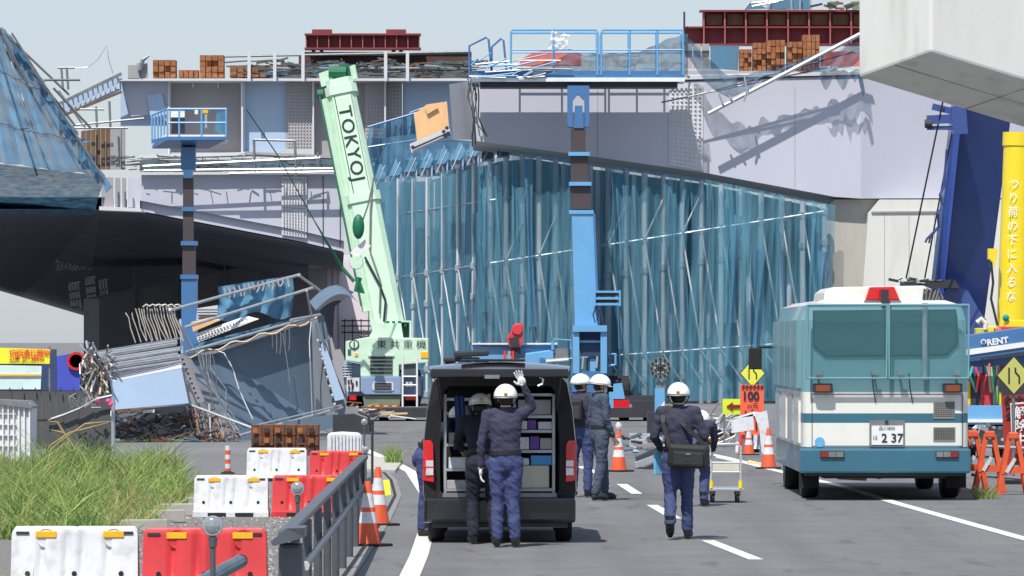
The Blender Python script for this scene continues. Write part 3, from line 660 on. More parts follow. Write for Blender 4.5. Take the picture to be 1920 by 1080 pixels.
# hook block and lashing low on the boom
hb = MB(); c = P(672, 425, DC - 3.2); hb.ball(c, (.2, .16, .42), 10, 8); hb.build('hook_block', green_d, gc, smooth=True)
MB().beam(P(662, 480, DC - 3), P(690, 455, DC - 3), .14, .3).build('hook_band', white_p, gc)
MB().lathe([(.22, -.1), (.24, 0), (.22, .1)], P(668, 492, DC - 3), 12, 'y').build('sheave', green_p, gc)
MB().path([P(674, 520, DC - 3), P(668, 545, DC - 3), P(680, 550, DC - 3), P(672, 530, DC - 3)], .1, 6).build('hook', green_d, gc)
MB().path([P(462, 205, DC - 6), P(520, 290, DC - 5), P(590, 415, DC - 4), P(640, 500, DC - 3), P(664, 528, DC - 3)], [.02, .02, .02, .06, .06], 6).build('guy_line', green_d, gc)
MB().path([bm(5, .5, .6), bm(4, .2, .6), bm(2.6, -.1, .6), bm(1.5, .05, .6), bm(.4, -.2, .6)], .03, 5).build('cable_loop', galv_d, gc)
MB().path([bm(2.4, -.3, .6), bm(1.4, 0, .6), bm(.8, .1, .6), bm(.1, -.1, .6)], .04, 5).build('cable_loop', ink, gc)
MB().path([P(702, 330, DC - 3), P(690, 385, DC - 3), P(676, 425, DC - 3)], .03, 5).build('sling', galv_d, gc)
# superstructure
su = MB(); su.pp([(648, 640), (690, 632), (803, 634), (803, 680), (748, 684), (748, 706), (676, 706), (676, 680), (648, 676)], DC - 1.2, 2.2); su.build('superstructure', green_p, gc, bevel=.03)
MB().pp([(692, 632), (706, 606), (752, 606), (756, 633)], DC - .8, 1.2).build('boom_foot', green_p, gc)
MB().pr(752, 771, 601, 604, DC - .8, .8).build('winch_guard', green_p, gc); MB().pr(768, 771, 604, 633, DC - .8, .8).build('winch_guard', green_p, gc)
MB().pr(722, 766, 606, 633, DC - .5, .5).build('winch', mat('winch_dark_green', (40, 64, 48), .6, var=.3, scale=6), gc)
for x in (727, 738, 749, 760): MB().tube(P(x, 602, DC - .7), P(x, 612, DC - .7), .06, 6).build('winch_bolt', green_d, gc)
for i in range(5): MB().pr(694, 736, 669 + i * 7, 673 + i * 7, DC - 1.24, .05).build('grille_slot', dark, gc)
MB().pr(690, 739, 665, 668, DC - 1.25, .06).build('grille_rim', green_p, gc)
text('company_lettering', '東 共 重 機', P(706, 652, DC - 1.22), (1, 0, 0), (0, 0, 1), .31, ink, gc, sx=1.12)
MB().pr(789, 803, 660, 671, DC - 1.23, .03).build('placard', amber, gc); MB().pr(665, 671, 662, 668, DC - 1.23, .03).build('placard', amber, gc)
em = MB(); em.lathe([(.17, 0), (.17, -.02)], P(664, 646, DC - 1.21), 16, 'y'); em.build('emblem', ink, gc); MB().lathe([(.13, 0), (.13, -.02)], P(664, 646, DC - 1.225), 16, 'y').build('emblem_ring', green_p, gc); MB().pr(663, 665, 640, 654, DC - 1.26, .01).build('emblem_bar', ink, gc)
for i in range(3): MB().pr(652, 658, 655 + i * 4, 657 + i * 4, DC - 1.23, .02).build('vent_slot', dark, gc)
# carrier
MB().pp([(636, 676), (790, 706), (790, 742), (650, 742), (636, 728)], DC - .6, 5).build('carrier_body', carrier, gc)
MB().pp([(676, 706), (752, 706), (752, 740), (684, 740), (676, 734)], DC - 1.3, .8).build('rear_bumper', carrier, gc, bevel=.03)
MB().pp([(701, 716), (735, 716), (738, 720), (738, 732), (732, 734), (704, 734), (698, 730), (698, 720)], DC - 1.33, .05).build('bumper_recess', steel_w, gc)
for i in range(3): MB().pr(702, 734, 718 + i * 5, 721 + i * 5, DC - 1.36, .04).build('grille_slot', dark, gc)
for i in range(6): MB().pr(636, 660, 680 + i * 5, 682 + i * 5, DC - .75, .1).build('step', steel_w, gc)
for i in range(3): MB().pr(638 + i * 8, 640 + i * 8, 678, 708, DC - .74, .08).build('step_rail', carrier, gc)
MB().pr(650, 674, 708, 734, DC - 1.1, .4).build('tool_panel', steel_w, gc)
for i, (a, b) in enumerate(((652, 712), (657, 711), (660, 718), (653, 724), (659, 724), (667, 714))): MB().pr(a, a + 3, b, b + 8, DC - 1.14, .05).build('tool_slot', ink, gc)
for x in (755, 782): MB().tube(P(x, 668, DC - 1.5), P(x, 765, DC - 1.5), .035, 6).build('ladder_rail', white_p, gc)
for y in (706, 722, 742, 764): MB().tube(P(755, y, DC - 1.5), P(782, y, DC - 1.5), .03, 6).build('ladder_rung', white_p, gc)
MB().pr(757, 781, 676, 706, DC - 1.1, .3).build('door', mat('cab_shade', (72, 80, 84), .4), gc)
for x0, x1 in ((760, 780), (655, 668)): MB().pr(x0, x1, 742, 750, DC - 1.45, .1).build('tail_light', redlamp, gc)
for x in (761, 768): MB().pr(x, x + 5, 716, 725, DC - 1.45, .1).build('lamp', clearlamp, gc)
mud = mat('mudflap_olive', (104, 112, 92), .7, var=.15)
MB().pp([(680, 742), (752, 742), (748, 768), (684, 768)], DC - 1.2, .1).build('tail_board', mud, gc)
for i in range(8): MB().pp([(684 + i * 8, 768), (692 + i * 8, 768), (696 + i * 8 if i < 7 else 748, 760), (688 + i * 8, 760)], DC - 1.25 - i * .003, .02).build('stripe', redlamp if i % 2 else amber, gc)
for x in (672, 765): MB().lathe([(.25, -.5), (.62, -.4), (.62, .4), (.25, .5)], GX(x, DC + .4) + V(0, 0, .62), 20, 'x').build('tyre', blackm, gc)

# ================================================================== AERIAL LIFTS
def deck_lift():
    d = 178.0
    t = thing('aerial_lift', 'blue lift truck with a wide railed work deck raised against the girder', 'aerial lift', GX(1095, d))
    z0 = P(0, 148, d).z
    def X(px): return (px - 960) * d / FPX
    MB().bb(X(884), X(1282), 177.5, 179.25, z0 + .02, z0 + .26).build('deck', blue_d, t)
    MB().bb(X(884), X(1283), 177.42, 179.3, z0 - .12, z0 + .018).build('deck_edge', mat('deck_edge_white', (206, 214, 222), .5), t)
    MB().bb(X(900), X(1270), 177.7, 179.1, z0 - .3, z0 - .125).build('deck_joist', dark, t)
    rl = [(958, 1120, 58, 1), (1127, 1280, 58, 1)]
    for x0, x1, y, _ in rl:
        for dd in (177.5, 179.2):
            def q(px, py, dd=dd): return V(X(px), dd, P(0, py, d).z)
            MB().path([q(x0, 142), q(x0, y + 4), q(x0 + 3, y), q(x1 - 3, y), q(x1, y + 4), q(x1, 142)], .038, 6).build('guard_rail', blue_p, t)
            MB().tube(q(x0, 95), q(x1, 95), .03, 6).build('mid_rail', blue_p, t)
            for xx in ([1038] if x0 < 1000 else [1180, 1232]): MB().tube(q(xx, y), q(xx, 142), .038, 6).build('rail_post', blue_p, t)
    for x0, x1, y in ((880, 916, 70), (922, 944, 72)):
        MB().path([P(x0, 138, 177.5), P(x0, y + 16, 177.5), P(x1 - 4, y, 177.5), P(x1, y + 4, 177.5), P(x1 + 6, 136, 177.5)], .038, 6).build('end_rail', blue_d, t)
    for i in range(26):
        p = V(X(rnd(880, 1000)), 177.35, P(0, rnd(112, 150), d).z); MB().tube(p, p + V(rnd(-.2, 1.6), 0, rnd(-.1, .35)), rnd(.015, .04), 5).build('broken_pipe', [galv, blue_p, galv_d][i % 3], t)
    MB().pp([(1064, 160), (1105, 160), (1105, 236), (1096, 240), (1096, 188), (1084, 176), (1074, 188), (1074, 240), (1064, 236)], 177.5, .7).build('head_bracket', blue_d, t)
    MB().pp([(1078, 198), (1092, 198), (1094, 240), (1076, 240)], 177.45, .3).build('head_piston', blue_d, t)
    mast = [(1071, 1098, 238, 290), (1070, 1103, 290, 345), (1070, 1108, 345, 392)]
    for x0, x1, y0, y1 in mast: MB().pr(x0, x1, y0, y1, 177.5, .8).build('mast_section', mast_d, t)
    for x0, x1, y in ((1066, 1106, 285), (1067, 1109, 341), (1067, 1113, 394)): MB().pr(x0, x1, y, y + 7, 177.35, 1.1).build('mast_collar', blue_p, t)
    MB().pp([(1072, 400), (1115, 400), (1122, 612), (1078, 612)], 177.4, .95).build('mast_base', blue_p, t)
    MB().pp([(1112, 402), (1116, 402), (1124, 612), (1120, 612)], 177.36, .03).build('mast_edge', blue_d, t)
    MB().pr(1117, 1163, 545, 549, 177.0, .6).build('step_frame', blue_p, t)
    for y in (557, 568): MB().pr(1117, 1163, y, y + 4.5, 177.0, .6).build('step_frame', blue_p, t)
    for y in (549.5, 562): MB().pr(1122, 1158, y, y + 5, 177.2, .2).build('step_slot', mast_d, t)
    for x in (1114, 1161): MB().pr(x, x + 3, 544, 574, 176.95, .65).build('step_end', blue_p, t)
    MB().path([P(1118, 574, 177), P(1112, 590, 177), P(1116, 606, 177), P(1121, 594, 177), P(1119, 575, 177)], .025, 5).build('hose', ink, t)
    # turret: open frame
    MB().pr(1074, 1086, 614, 700, 176.8, 1.7).build('turret_side', blue_p, t); MB().pr(1126, 1138, 614, 700, 176.8, 1.7).build('turret_side', blue_p, t)
    MB().pr(1074, 1138, 610, 622, 176.7, 1.8).build('turret_top', blue_p, t)
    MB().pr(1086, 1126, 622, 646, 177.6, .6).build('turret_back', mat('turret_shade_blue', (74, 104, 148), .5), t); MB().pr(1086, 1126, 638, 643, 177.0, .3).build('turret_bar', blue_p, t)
    MB().pp([(1084, 644), (1128, 644), (1122, 668), (1092, 668)], 177.1, .8).build('drum', mat('drum_dark_blue', (36, 58, 92), .5), t)
    for x0, x1, y1 in ((1083, 1088, 696), (1092, 1095, 692), (1118, 1122, 690)): MB().pp([(x0, 668), (x1, 668), (x1 - 2, y1), (x0 - 2, y1)], 177, .2).build('cylinder', galv, t)
    MB().pp([(1106, 672), (1116, 672), (1118, 698), (1106, 698)], 177.2, .2).build('shield', blue_p, t)
    MB().pp([(1070, 696), (1138, 696), (1136, 742), (1072, 742)], 176.9, 1.7).build('turntable', blue_d, t)
    # carrier
    MB().pr(885, 1045, 643, 646, 178, .8).build('boom_rail', white_p, t); MB().pr(884, 1046, 647, 656, 178.3, .5).build('boom_tray', blue_p, t)
    MB().pp([(884, 650), (900, 640), (902, 650), (1040, 655), (1040, 668), (884, 676)], 178.2, 1.0).build('boom_tail', blue_p, t)
    MB().pp([(985, 662), (1030, 656), (1040, 660), (1040, 690), (983, 690)], 177.2, 1.4).build('cab', blue_p, t, bevel=.05)
    MB().pr(1012, 1021, 671, 680, 177.15, .1).build('badge', blue_d, t)
    for x0, x1, y0, y1 in ((1040, 1064, 653, 671), (1030, 1066, 672, 679)): MB().pr(x0, x1, y0, y1, 177.1, .5).build('machinery_box', galv_d, t)
    MB().path([P(1036, 640, 177), P(1036, 656, 177)], .05, 6).build('post', blue_p, t)
    MB().path([P(1038, 655, 177), P(1038, 636, 177), P(1070, 638, 177), P(1070, 655, 177)], .03, 6).build('hand_rail', blue_p, t)
    MB().tube(P(1024, 678, 177), P(1066, 675, 177), .09, 10).build('outrigger_cylinder', galv, t)
    MB().path([P(1140, 664, 177.2), P(1154, 664, 177.2), P(1154, 684, 177.2), P(1140, 686, 177.2)], .05, 6).build('rear_rail', blue_p, t)
    MB().pp([(1150, 720), (1166, 718), (1172, 748), (1150, 748)], 177, .6).build('rear_fender', blue_p, t)
    MB().pr(890, 1240, 742, 765, 177.2, 1.7).build('chassis', mat('chassis_dark', (48, 48, 56), .6), t)
    MB().pr(1146, 1178, 752, 764, 177.4, .1).build('tail_light', redlamp, t)
    MB().pr(1122, 1144, 738, 772, 177.3, .3).build('mud_panel', blue_p, t)
    for x in (930, 1010, 1160): MB().lathe([(.2, -.4), (.5, -.35), (.5, .35), (.2, .4)], GX(x, 178.0) + V(0, 0, .5), 18, 'x').build('tyre', blackm, t)
    return t
deck_lift()
rh = thing('hook_block', 'red crane hook block standing on the blue lift carrier', 'hook block', P(964, 690, 177.6))
redm = mat('hook_red', (196, 52, 58), .45, var=.1, scale=6, coat=.2)
MB().slab([P(x, y, 177.6) for x, y in ((952, 640), (950, 632), (960, 620), (962, 610), (968, 606), (978, 606), (981, 612), (980, 644), (974, 652), (956, 652))], (0, .5, 0)).build('sheave_case', redm, rh, bevel=.03)
MB().lathe([(.17, -.03), (.2, 0), (.17, .03)], P(970, 618, 177.55), 16, 'y').build('sheave', redm, rh); MB().slab([P(x, y, 177.55) for x, y in ((954, 634), (972, 630), (974, 648), (957, 650))], (0, .04, 0)).build('recess', dark, rh)
MB().pr(958, 976, 652, 664, 177.7, .3).build('neck', dark, rh)
for x in (944, 952, 959): MB().pr(x, x + 5, 658, 690, 177.6, .2).build('side_plate', redm if x != 952 else galv, rh)
MB().pr(962, 972, 660, 692, 177.65, .3).build('body', dark, rh)
# sagging net draped over the work deck
def dnf(u, v):
    x = 905 + 385 * u; top = 134 - 62 * u ** 1.1 + 8 * math.sin(u * 11); bot = 146
    return P(x, top + (bot - top) * v + noise.noise(V(u * 15, v * 2, 1)) * 6, 177.9 + .4 * noise.noise(V(u * 9, v * 3, 5)))
one('draped_net', MB().grid(dnf, 50, 10), net_dark, 'dark blue net draped over the rails of the raised work deck', 'net', smooth=True, recalc=False)
def plf(u, v): return P(1034 + 34 * u - 6 * v, 58 + 34 * v + 6 * u * (1 - v) + noise.noise(V(u * 4, v * 4, 2)) * 5, 177.2 + .2 * noise.noise(V(u * 5, v * 5, 8)))
one('torn_plastic', MB().grid(plf, 10, 14), mat('clear_plastic', (226, 230, 236), .3, alpha=.45, var=.1, scale=3), 'torn clear plastic sheet caught on the work deck rail', 'plastic sheet', smooth=True, recalc=False)
one('red_form', MB().pp([(975, 112), (1000, 98), (1022, 94), (1050, 97), (1090, 100), (1090, 122), (975, 122)], 181.5, .8), mat('faded_red_sheet', (176, 92, 82), .7), 'faded red panel lying behind the work deck rails', 'panel')
# small lift on the left
def small_lift():
    d = 160.0
    t = thing('aerial_lift', 'slim blue lift with a small railed basket raised at the broken viaduct end', 'aerial lift', GX(353, d))
    z0 = P(0, 268, d).z
    def X(px): return (px - 960) * d / FPX
    def Z(py): return P(0, py, d).z
    MB().slab([V(X(284), d + .3, Z(270)), V(X(314), d - 1.0, Z(262)), V(X(425), d - 1.0, Z(262)), V(X(425), d + .3, Z(270))], (0, 0, .12)).build('basket_floor', white_p, t)
    MB().slab([V(X(284), d + .3, Z(278)), V(X(314), d - 1.0, Z(266)), V(X(425), d - 1.0, Z(266)), V(X(390), d + .3, Z(278))], (0, 0, .1)).build('basket_underside', blue_d, t)
    MB().pp([(284, 262), (314, 256), (425, 256), (425, 262), (314, 263), (284, 269)], d - 1.05, .03).build('kick_board', blue_d, t)
    for x in (285, 290, 296, 302, 308, 314): k = (x - 285) / 29; MB().tube(P(x, 264 - 6 * k, d - 1 * k), P(x, 216 - 12 * k, d - k), .028, 6).build('side_bar', blue_p, t)
    for x in (336, 378, 424): MB().tube(P(x, 258, d - 1.0), P(x, 204, d - 1.0), .03, 6).build('rail_post', blue_p, t)
    for a in ((314, 204, 425, 204), (314, 230, 425, 230)): MB().tube(P(a[0], a[1], d - 1), P(a[2], a[3], d - 1), .03, 6).build('guard_rail', blue_p, t)
    MB().tube(P(285, 216, d), P(314, 204, d - 1), .03, 6).build('guard_rail', blue_p, t)
    for x in (340, 380, 424): MB().tube(P(x, 256, d + .3), P(x, 206, d + .3), .025, 6).build('rail_post', blue_d, t)
    MB().tube(P(314, 206, d + .3), P(425, 206, d + .3), .025, 6).build('guard_rail', blue_d, t)
    MB().pp([(402, 244), (406, 212), (424, 208), (424, 252), (412, 252)], d - .4, .03).build('side_net', net_f, t)
    for (x0, x1, y0, y1, m) in ((320, 346, 208, 220, white_p), (322, 346, 221, 250, ink), (365, 371, 206, 214, white_p), (380, 390, 204, 212, amber), (384, 388, 214, 240, galv), (376, 379, 212, 246, galv_d)): MB().pr(x0, x1, y0, y1, d - .5, .2).build('control_box', m, t)
    MB().pr(339, 366, 276, 318, d - .3, .45).build('mast_head', blue_d, t); MB().pp([(342, 318), (362, 318), (358, 334), (346, 334)], d - .35, .5).build('mast_head', blue_p, t)
    MB().pr(343, 362, 333, 392, d - .2, .35).build('mast_section', mast_d, t); MB().pr(343, 362, 392, 455, d - .2, .36).build('mast_section', mast_d, t); MB().pr(342, 366, 455, 518, d - .2, .4).build('mast_section', mast_d, t)
    for x0, x1, y in ((340, 366, 388), (339, 369, 452), (338, 370, 515)): MB().pr(x0, x1, y, y + 8, d - .3, .6).build('mast_collar', blue_d, t)
    MB().pr(340, 369, 523, 770, d - .25, .5).build('mast_base', blue_d, t)
    MB().bb(X(320), X(390), d - .8, d + 1.4, 0, .5).build('base', blue_d, t)
small_lift()

# ================================================================== NAVY CRANE, YELLOW BOOM
nc = thing('mobile_crane', 'navy blue crane boom leaning up behind the police bus with dark wires', 'crane', GX(1800, 142))
MB().pp([(1795, 150, 139), (1905, 150, 139), (1846, 600, 142), (1744, 600, 142)], 140, 1.2).build('boom', navy_p, nc, bevel=.05)
MB().pp([(1792, 190, 139.2), (1806, 190, 138.9), (1765, 590, 141.9), (1748, 590, 142)], 140, .1).build('boom_edge', mat('crane_blue_mid', (58, 88, 170), .35, coat=.3), nc)
for (x0, y0, x1, y1, w_) in ((1748, 200, 1808, 214, .16), (1738, 225, 1800, 222, .22), (1738, 240, 1796, 240, .1), (1796, 200, 1800, 252, .4)): MB().beam(P(x0, y0, 138.6), P(x1, y1, 138.6), w_, w_ * 1.1).build('sheave_arm', navy_p, nc)
MB().lathe([(.12, -.1), (.12, .1)], P(1741, 232, 138.5), 12, 'x').build('sheave', dark, nc)
for (x0, y0, x1, y1) in ((1768, 190, 1699, 522), (1785, 250, 1734, 522)): MB().tube(P(x0, y0, 138.4), P(x1, y1, 139.4), .025, 5).build('wire', ink, nc)
MB().path([P(1775, 280, 138.3), P(1770, 350, 138.5), P(1762, 365, 138.5), P(1768, 385, 138.6), P(1758, 400, 138.6), P(1760, 425, 139), P(1738, 448, 139), P(1735, 455, 139)], .035, 5).build('hose', navy_p, nc)
MB().path([P(1760, 425, 139), P(1744, 446, 139), P(1742, 456, 139)], .03, 5).build('hose', dark, nc)
MB().pp([(1755, 560), (1790, 535), (1815, 545), (1838, 585), (1850, 600), (1850, 720), (1755, 720)], 141, 2).build('superstructure', navy_p, nc)
MB().pp([(1690, 528), (1790, 524), (1800, 540), (1690, 540)], 140.6, .5).build('winch_deck', dark, nc)
for i in range(14): p = P(rnd(1680, 1790), rnd(523, 532), 140.2); MB().tube(p, p + V(rnd(-.3, .3), 0, rnd(-.06, .1)), .04, 5).build('winch_fitting', dark if i % 2 else galv_d, nc)
MB().bb(P(1755, 0, 141).x, P(1860, 0, 141).x, 140.5, 147, .4, 1.3).build('carrier', navy_p, nc)
for x in (1770, 1845): MB().lathe([(.2, -.3), (.6, -.26), (.6, .26), (.2, .3)], GX(x, 142) + V(0, 0, .6), 18, 'x').build('tyre', blackm, nc)
yb = thing('crane_boom', 'yellow boom with white vertical Japanese lettering beside the navy crane', 'crane boom', GX(1895, 131))
MB().tube(P(1900, 625, 131.4), P(1911, 262, 131.4), .44, 28, .40).build('boom', yellow_p, yb, smooth=True)
MB().tube(P(1910, 274, 131.4), P(1911, 249, 131.4), .425, 28).build('boom_head', yellow_p, yb, smooth=True)
MB().bb(P(1868, 0, 131).x, P(1935, 0, 131).x, 130.6, 134, 0, 2.3).build('turret', dark, yb)
wt_ = mat('white_lettering', (232, 230, 222), .5, var=.02)
for i, chh in enumerate('つり荷の下に入るな'):
    t = i / 8; text('lettering', chh, P(1889.5 - 4.5 * t, 352 + 211 * t, 130.965), (1, 0, 0), (0, 0, 1), .30, wt_, yb, ext=.004)
for (x0, x1, y0, y1) in ((1853, 1870, 466, 486), (1858, 1866, 486, 500)): MB().pr(x0, x1, y0, y1, 130.8, .3).build('bracket', yellow_p, yb)
MB().path([P(1858, 490, 130.7), P(1862, 530, 130.7), P(1858, 560, 130.7), P(1870, 610, 130.7)], .035, 5).build('hose', ink, yb)
# ================================================================== FALLEN GIRDER
wk = thing('fallen_girder', 'collapsed steel box girder lying crumpled on the ground with torn scaffolding on top', 'wreck', GX(430, 115))
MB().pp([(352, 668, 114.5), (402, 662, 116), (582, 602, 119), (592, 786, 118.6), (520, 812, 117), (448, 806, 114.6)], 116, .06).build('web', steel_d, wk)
MB().pp([(300, 690, 113), (352, 664, 114.2), (446, 806, 114.2), (398, 830, 113.2)], 113, .06).build('web', mat('steel_scuffed', (112, 118, 126), .6, var=.2, scale=1.5, streak=.3, dirt=.25), wk)
MB().pp([(206, 716, 110.3), (340, 690, 111.3), (354, 756, 111.2), (216, 768, 110.2)], 112, .05).build('end_panel', steel_b, wk)
MB().pp([(200, 698, 111.0), (336, 664, 112.0), (341, 690, 111.3), (206, 716, 110.3)], 112, .05).build('end_panel', steel_l, wk)
MB().pp([(336, 664, 112.4), (352, 668, 112.8), (384, 752, 112.6), (354, 760, 112.0)], 112, .05).build('splice_plate', steel_g, wk)
for i in range(9): p = P(342 + i * 3.6 + rnd(-1, 1), 674 + i * 9, 111.98 + .06); MB().lathe([(.03, 0), (.03, -.04)], p, 6, 'y').build('bolt', dark, wk)
MB().pp([(206, 766, 111.1), (356, 754, 112.1), (356, 757, 112.1), (206, 770, 111.1)], 111, .5).build('flange', steel_w, wk)
MB().pp([(350, 663, 114.1), (400, 657, 115.6), (584, 597, 118.6), (584, 602, 118.6), (402, 663, 115.6), (350, 669, 114.1)], 116, 2.2).build('top_flange', steel_g, wk)
# splice plates at right
MB().pp([(584, 598), (606, 590), (652, 742), (642, 802), (628, 808), (590, 780)], 118.2, .05).build('web', mat('steel_scuffed', (112, 118, 126)), wk)
MB().pp([(598, 648), (608, 640), (646, 748), (628, 752)], 118.0, .04).build('plate_strip', steel_b, wk)
MB().pp([(610, 640), (622, 632), (628, 656), (638, 654), (646, 672), (642, 690), (648, 742), (630, 700)], 118.1, .04).build('splice_plate', steel_g, wk)
for i in range(8): p = P(596 + i * 4.5, 618 + i * 17 + 20, 117.9); MB().lathe([(.03, 0), (.03, -.04)], p, 6, 'y').build('bolt', steel_w, wk)
for i in range(3):
    x = 590 + i * 8; MB().pp([(x, 606), (x + 4, 604), (x + 10, 640), (x + 6, 642)], 117.9 - i * .02, .05).build('rib', steel_d, wk)
# curled flange plate at the top right
def cf(u, v):
    x = 580 + 80 * u; y = 566 - 46 * math.sin(u * 1.9) + 30 * u * u; return P(x + 12 * v, y + 16 * v, 120 - 2.2 * v)
MB().grid(cf, 12, 4).build('curled_flange', steel_d, wk, smooth=True, recalc=False)
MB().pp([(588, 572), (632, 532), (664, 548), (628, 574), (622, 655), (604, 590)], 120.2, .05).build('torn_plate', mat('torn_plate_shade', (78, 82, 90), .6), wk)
# stack of long pipes on the left top
for i in range(11):
    y = 660 + i * 3.6; MB().tube(P(180 + i * 2.6, y + rnd(-1, 1), 110.9 - .05 * i), P(336 + rnd(-6, 4), y - 25 + i * .6, 112.0 - .05 * i), .026 + .008 * (i % 2), 8).build('long_pipe', galv if i % 3 else galv_d, wk, smooth=True)
MB().pp([(178, 662, 111.3), (330, 634, 112.4), (336, 662, 112.5), (206, 698, 111.6)], 111, .03).build('pipe_deck', dark, wk)
# bent starter bars
for i in range(17):
    x = 248 + i * 5.1 if i > 1 else 240 + i * 10
    top = (578 - (i - 3) * .4) if i > 1 else 586
    MB().path([P(x + 14 + rnd(-2, 4), 640 + rnd(-3, 3), 112.6), P(x + 6 + rnd(-1, 3), 616, 112.6), P(x + rnd(-2, 2), 596, 112.6), P(x - 4 + rnd(-1, 2), top + rnd(-3, 3), 112.6)], .014, 5).build('bent_bar', mat('bar_pale', (172, 166, 158), .6, .3, var=.2, scale=8), wk)
for i in range(6): x = 268 + i * 12; MB().path([P(x, 574 + rnd(-2, 2), 112.5), P(x + 6, 571, 112.5), P(x + 14, 576 + rnd(-2, 2), 112.5)], .02, 5).build('bar_tie', mat('bar_pale', (172, 166, 158)), wk)
# scaffold poles, net and plank on top
for (x0, y0, x1, y1, r) in ((322, 581, 562, 515, .035), (346, 614, 592, 538, .035), (348, 660, 600, 590, .03), (318, 580, 366, 662, .035), (342, 668, 338, 600, .03), (560, 516, 600, 545, .03), (575, 545, 585, 598, .025), (545, 600, 600, 590, .03)):
    MB().tube(P(x0, y0, 113.0), P(x1, y1, 116.2), r, 8).build('scaffold_pole', galv, wk, smooth=True)
def nt1(u, v):
    x = 408 + 140 * u; yt = 538 - 22 * u; yb = 596 - 6 * u + 8 * math.sin(u * 9)
    return P(x + 3 * math.sin(v * 4), yt + (yb - yt) * v, 115.6 + u * .8 + .16 * math.sin(u * 22 + v * 3) + .2 * noise.noise(V(u * 6, v * 4, 1)))
MB().grid(nt1, 44, 14).build('net', net_f, wk, smooth=True, recalc=False)
def nt2(u, v):
    x = 362 + 200 * u; yt = 646 - 52 * u; yb = 662 - 60 * u
    return P(x, yt + (yb - yt) * v, 114.6 + u * 1.6 + .1 * math.sin(u * 30) + .15 * noise.noise(V(u * 9, v * 3, 3)))
MB().grid(nt2, 40, 5).build('net', net_f, wk, smooth=True, recalc=False)
MB().pp([(366, 626, 114.4), (462, 592, 115), (486, 598, 115), (372, 642, 114.4)], 114.5, .04).build('perforated_plank', perf, wk)
hol = MB()
for i in range(16):
    for j in range(3):
        u = (i + .5 + .3 * (j % 2)) / 17; x = 370 + 100 * u; y = 624 - 31 * u + 3 + j * 4.6 + 3 * (1 - u); hol.lathe([(.018, 0), (.018, -.01)], P(x, y, 114.36 + u * .6), 6, 'y')
hol.build('plank_holes', dark, wk, kind='stuff')
MB().pp([(358, 604, 114.3), (400, 594, 114.6), (414, 600, 114.6), (362, 622, 114.3)], 114.4, .06).build('wood_scrap', wood, wk)
MB().pp([(370, 578), (408, 572), (408, 596), (368, 600)], 116.5, .05).build('ladder_panel', steel_w, wk)
for i in range(4): MB().pr(370, 408, 580 + i * 5, 582 + i * 5, 116.4, .03).build('ladder_slot', dark, wk)
for i in range(14):
    x = 420 + i * 9; MB().path([P(x, 540 - i * 1.6, 115), P(x + 3, 546 - i * 1.6 + rnd(0, 6), 115), P(x + rnd(-2, 6), 552 - i * 1.6 + rnd(0, 9), 115)], .02, 5).build('net_tie', mat('bar_pale', (172, 166, 158)), wk)
# cables hanging over the faces
def cable(pts, d, r=.018, m=None): MB().path([P(x, y, d) for x, y in pts], r, 5).build('hanging_cable', m or galv, wk)
cable([(398, 655), (420, 662), (436, 690), (448, 730), (466, 770), (474, 786)], 114.3, .014, white_p)
cable([(530, 625), (534, 650), (540, 690), (544, 730), (546, 760)], 117.6, .008); cable([(584, 600), (580, 640), (583, 720), (586, 790)], 117.6, .014, white_p)
for i in range(8): x = 370 + i * 4; cable([(x, 660 + rnd(-4, 4)), (x + rnd(0, 8), 690), (x + rnd(8, 30), 730), (x + rnd(26, 60), 770 + rnd(-10, 30))], 112.9 - i * .03, .012, galv_d if i % 2 else galv)
for i in range(5): x = 510 + i * 8; cable([(x, 626 - i * 3), (x + 1, 642), (x + rnd(-2, 3), 650 + rnd(0, 16))], 116.8, .014, mat('bar_pale', (172, 166, 158)))
pts = []
for i in range(24):
    u = i / 23; pts.append((345 + 250 * u, 668 - 72 * u + 4 * math.sin(u * 30) + 3))
cable(pts, 113.7, .024, mat('rope_tan', (178, 160, 138), .8))
# tangle at the left end
for i in range(46):
    x = rnd(157, 206); y0 = rnd(640, 700); L = rnd(30, 90)
    pts = [P(x + rnd(-10, 10) + 10 * k / 4 * rnd(-.6, .9), y0 + L * k / 4, 110.5 + rnd(-.6, .4)) for k in range(5)]
    MB().path(pts, rnd(.012, .03), 5).build('tangled_bar', [galv, galv_d, mat('rope_tan', (178, 160, 138))][i % 3], wk)
# props and rods below
for (x0, y0, x1, y1, r) in ((340, 753, 472, 802, .03), (394, 831, 642, 764, .03), (470, 800, 640, 760, .02), (196, 700, 216, 820, .035), (392, 758, 396, 830, .02)): MB().tube(P(x0, y0, 112), P(x1, y1, 111.2 if x1 < 500 else 115), r, 8).build('prop', galv, wk, smooth=True)
for i in range(40):
    x = rnd(345, 440); MB().tube(P(x, rnd(758, 772) + (x - 345) * .2, 112.4 + rnd(-.2, .3)), P(x + rnd(6, 26), rnd(812, 832), 111.4 + rnd(-.2, .2)), .012, 5).build('hanging_bar', [galv_d, galv, wood_d, rust][i % 4], wk)
MB().pp([(398, 824), (470, 800), (630, 776), (636, 800), (470, 838), (400, 838)], 113.6, .05).build('bottom_flange', steel_d, wk)
MB().pp([(215, 770), (390, 756), (400, 828), (215, 826)], 115.5, .1).build('torn_interior', dark, wk)
dbr = MB()
for i in range(240):
    x = rnd(215, 400); y = rnd(775, 829); d = 111.0 + (829 - y) * .03
    p = P(x, y, d); q = p + V(rnd(-.5, .6), rnd(-.3, .3), rnd(-.22, .22)); q.z = max(.02, q.z); p.z = max(.02, p.z); dbr.use(i % 4).beam(p, q, rnd(.015, .06), rnd(.015, .05))
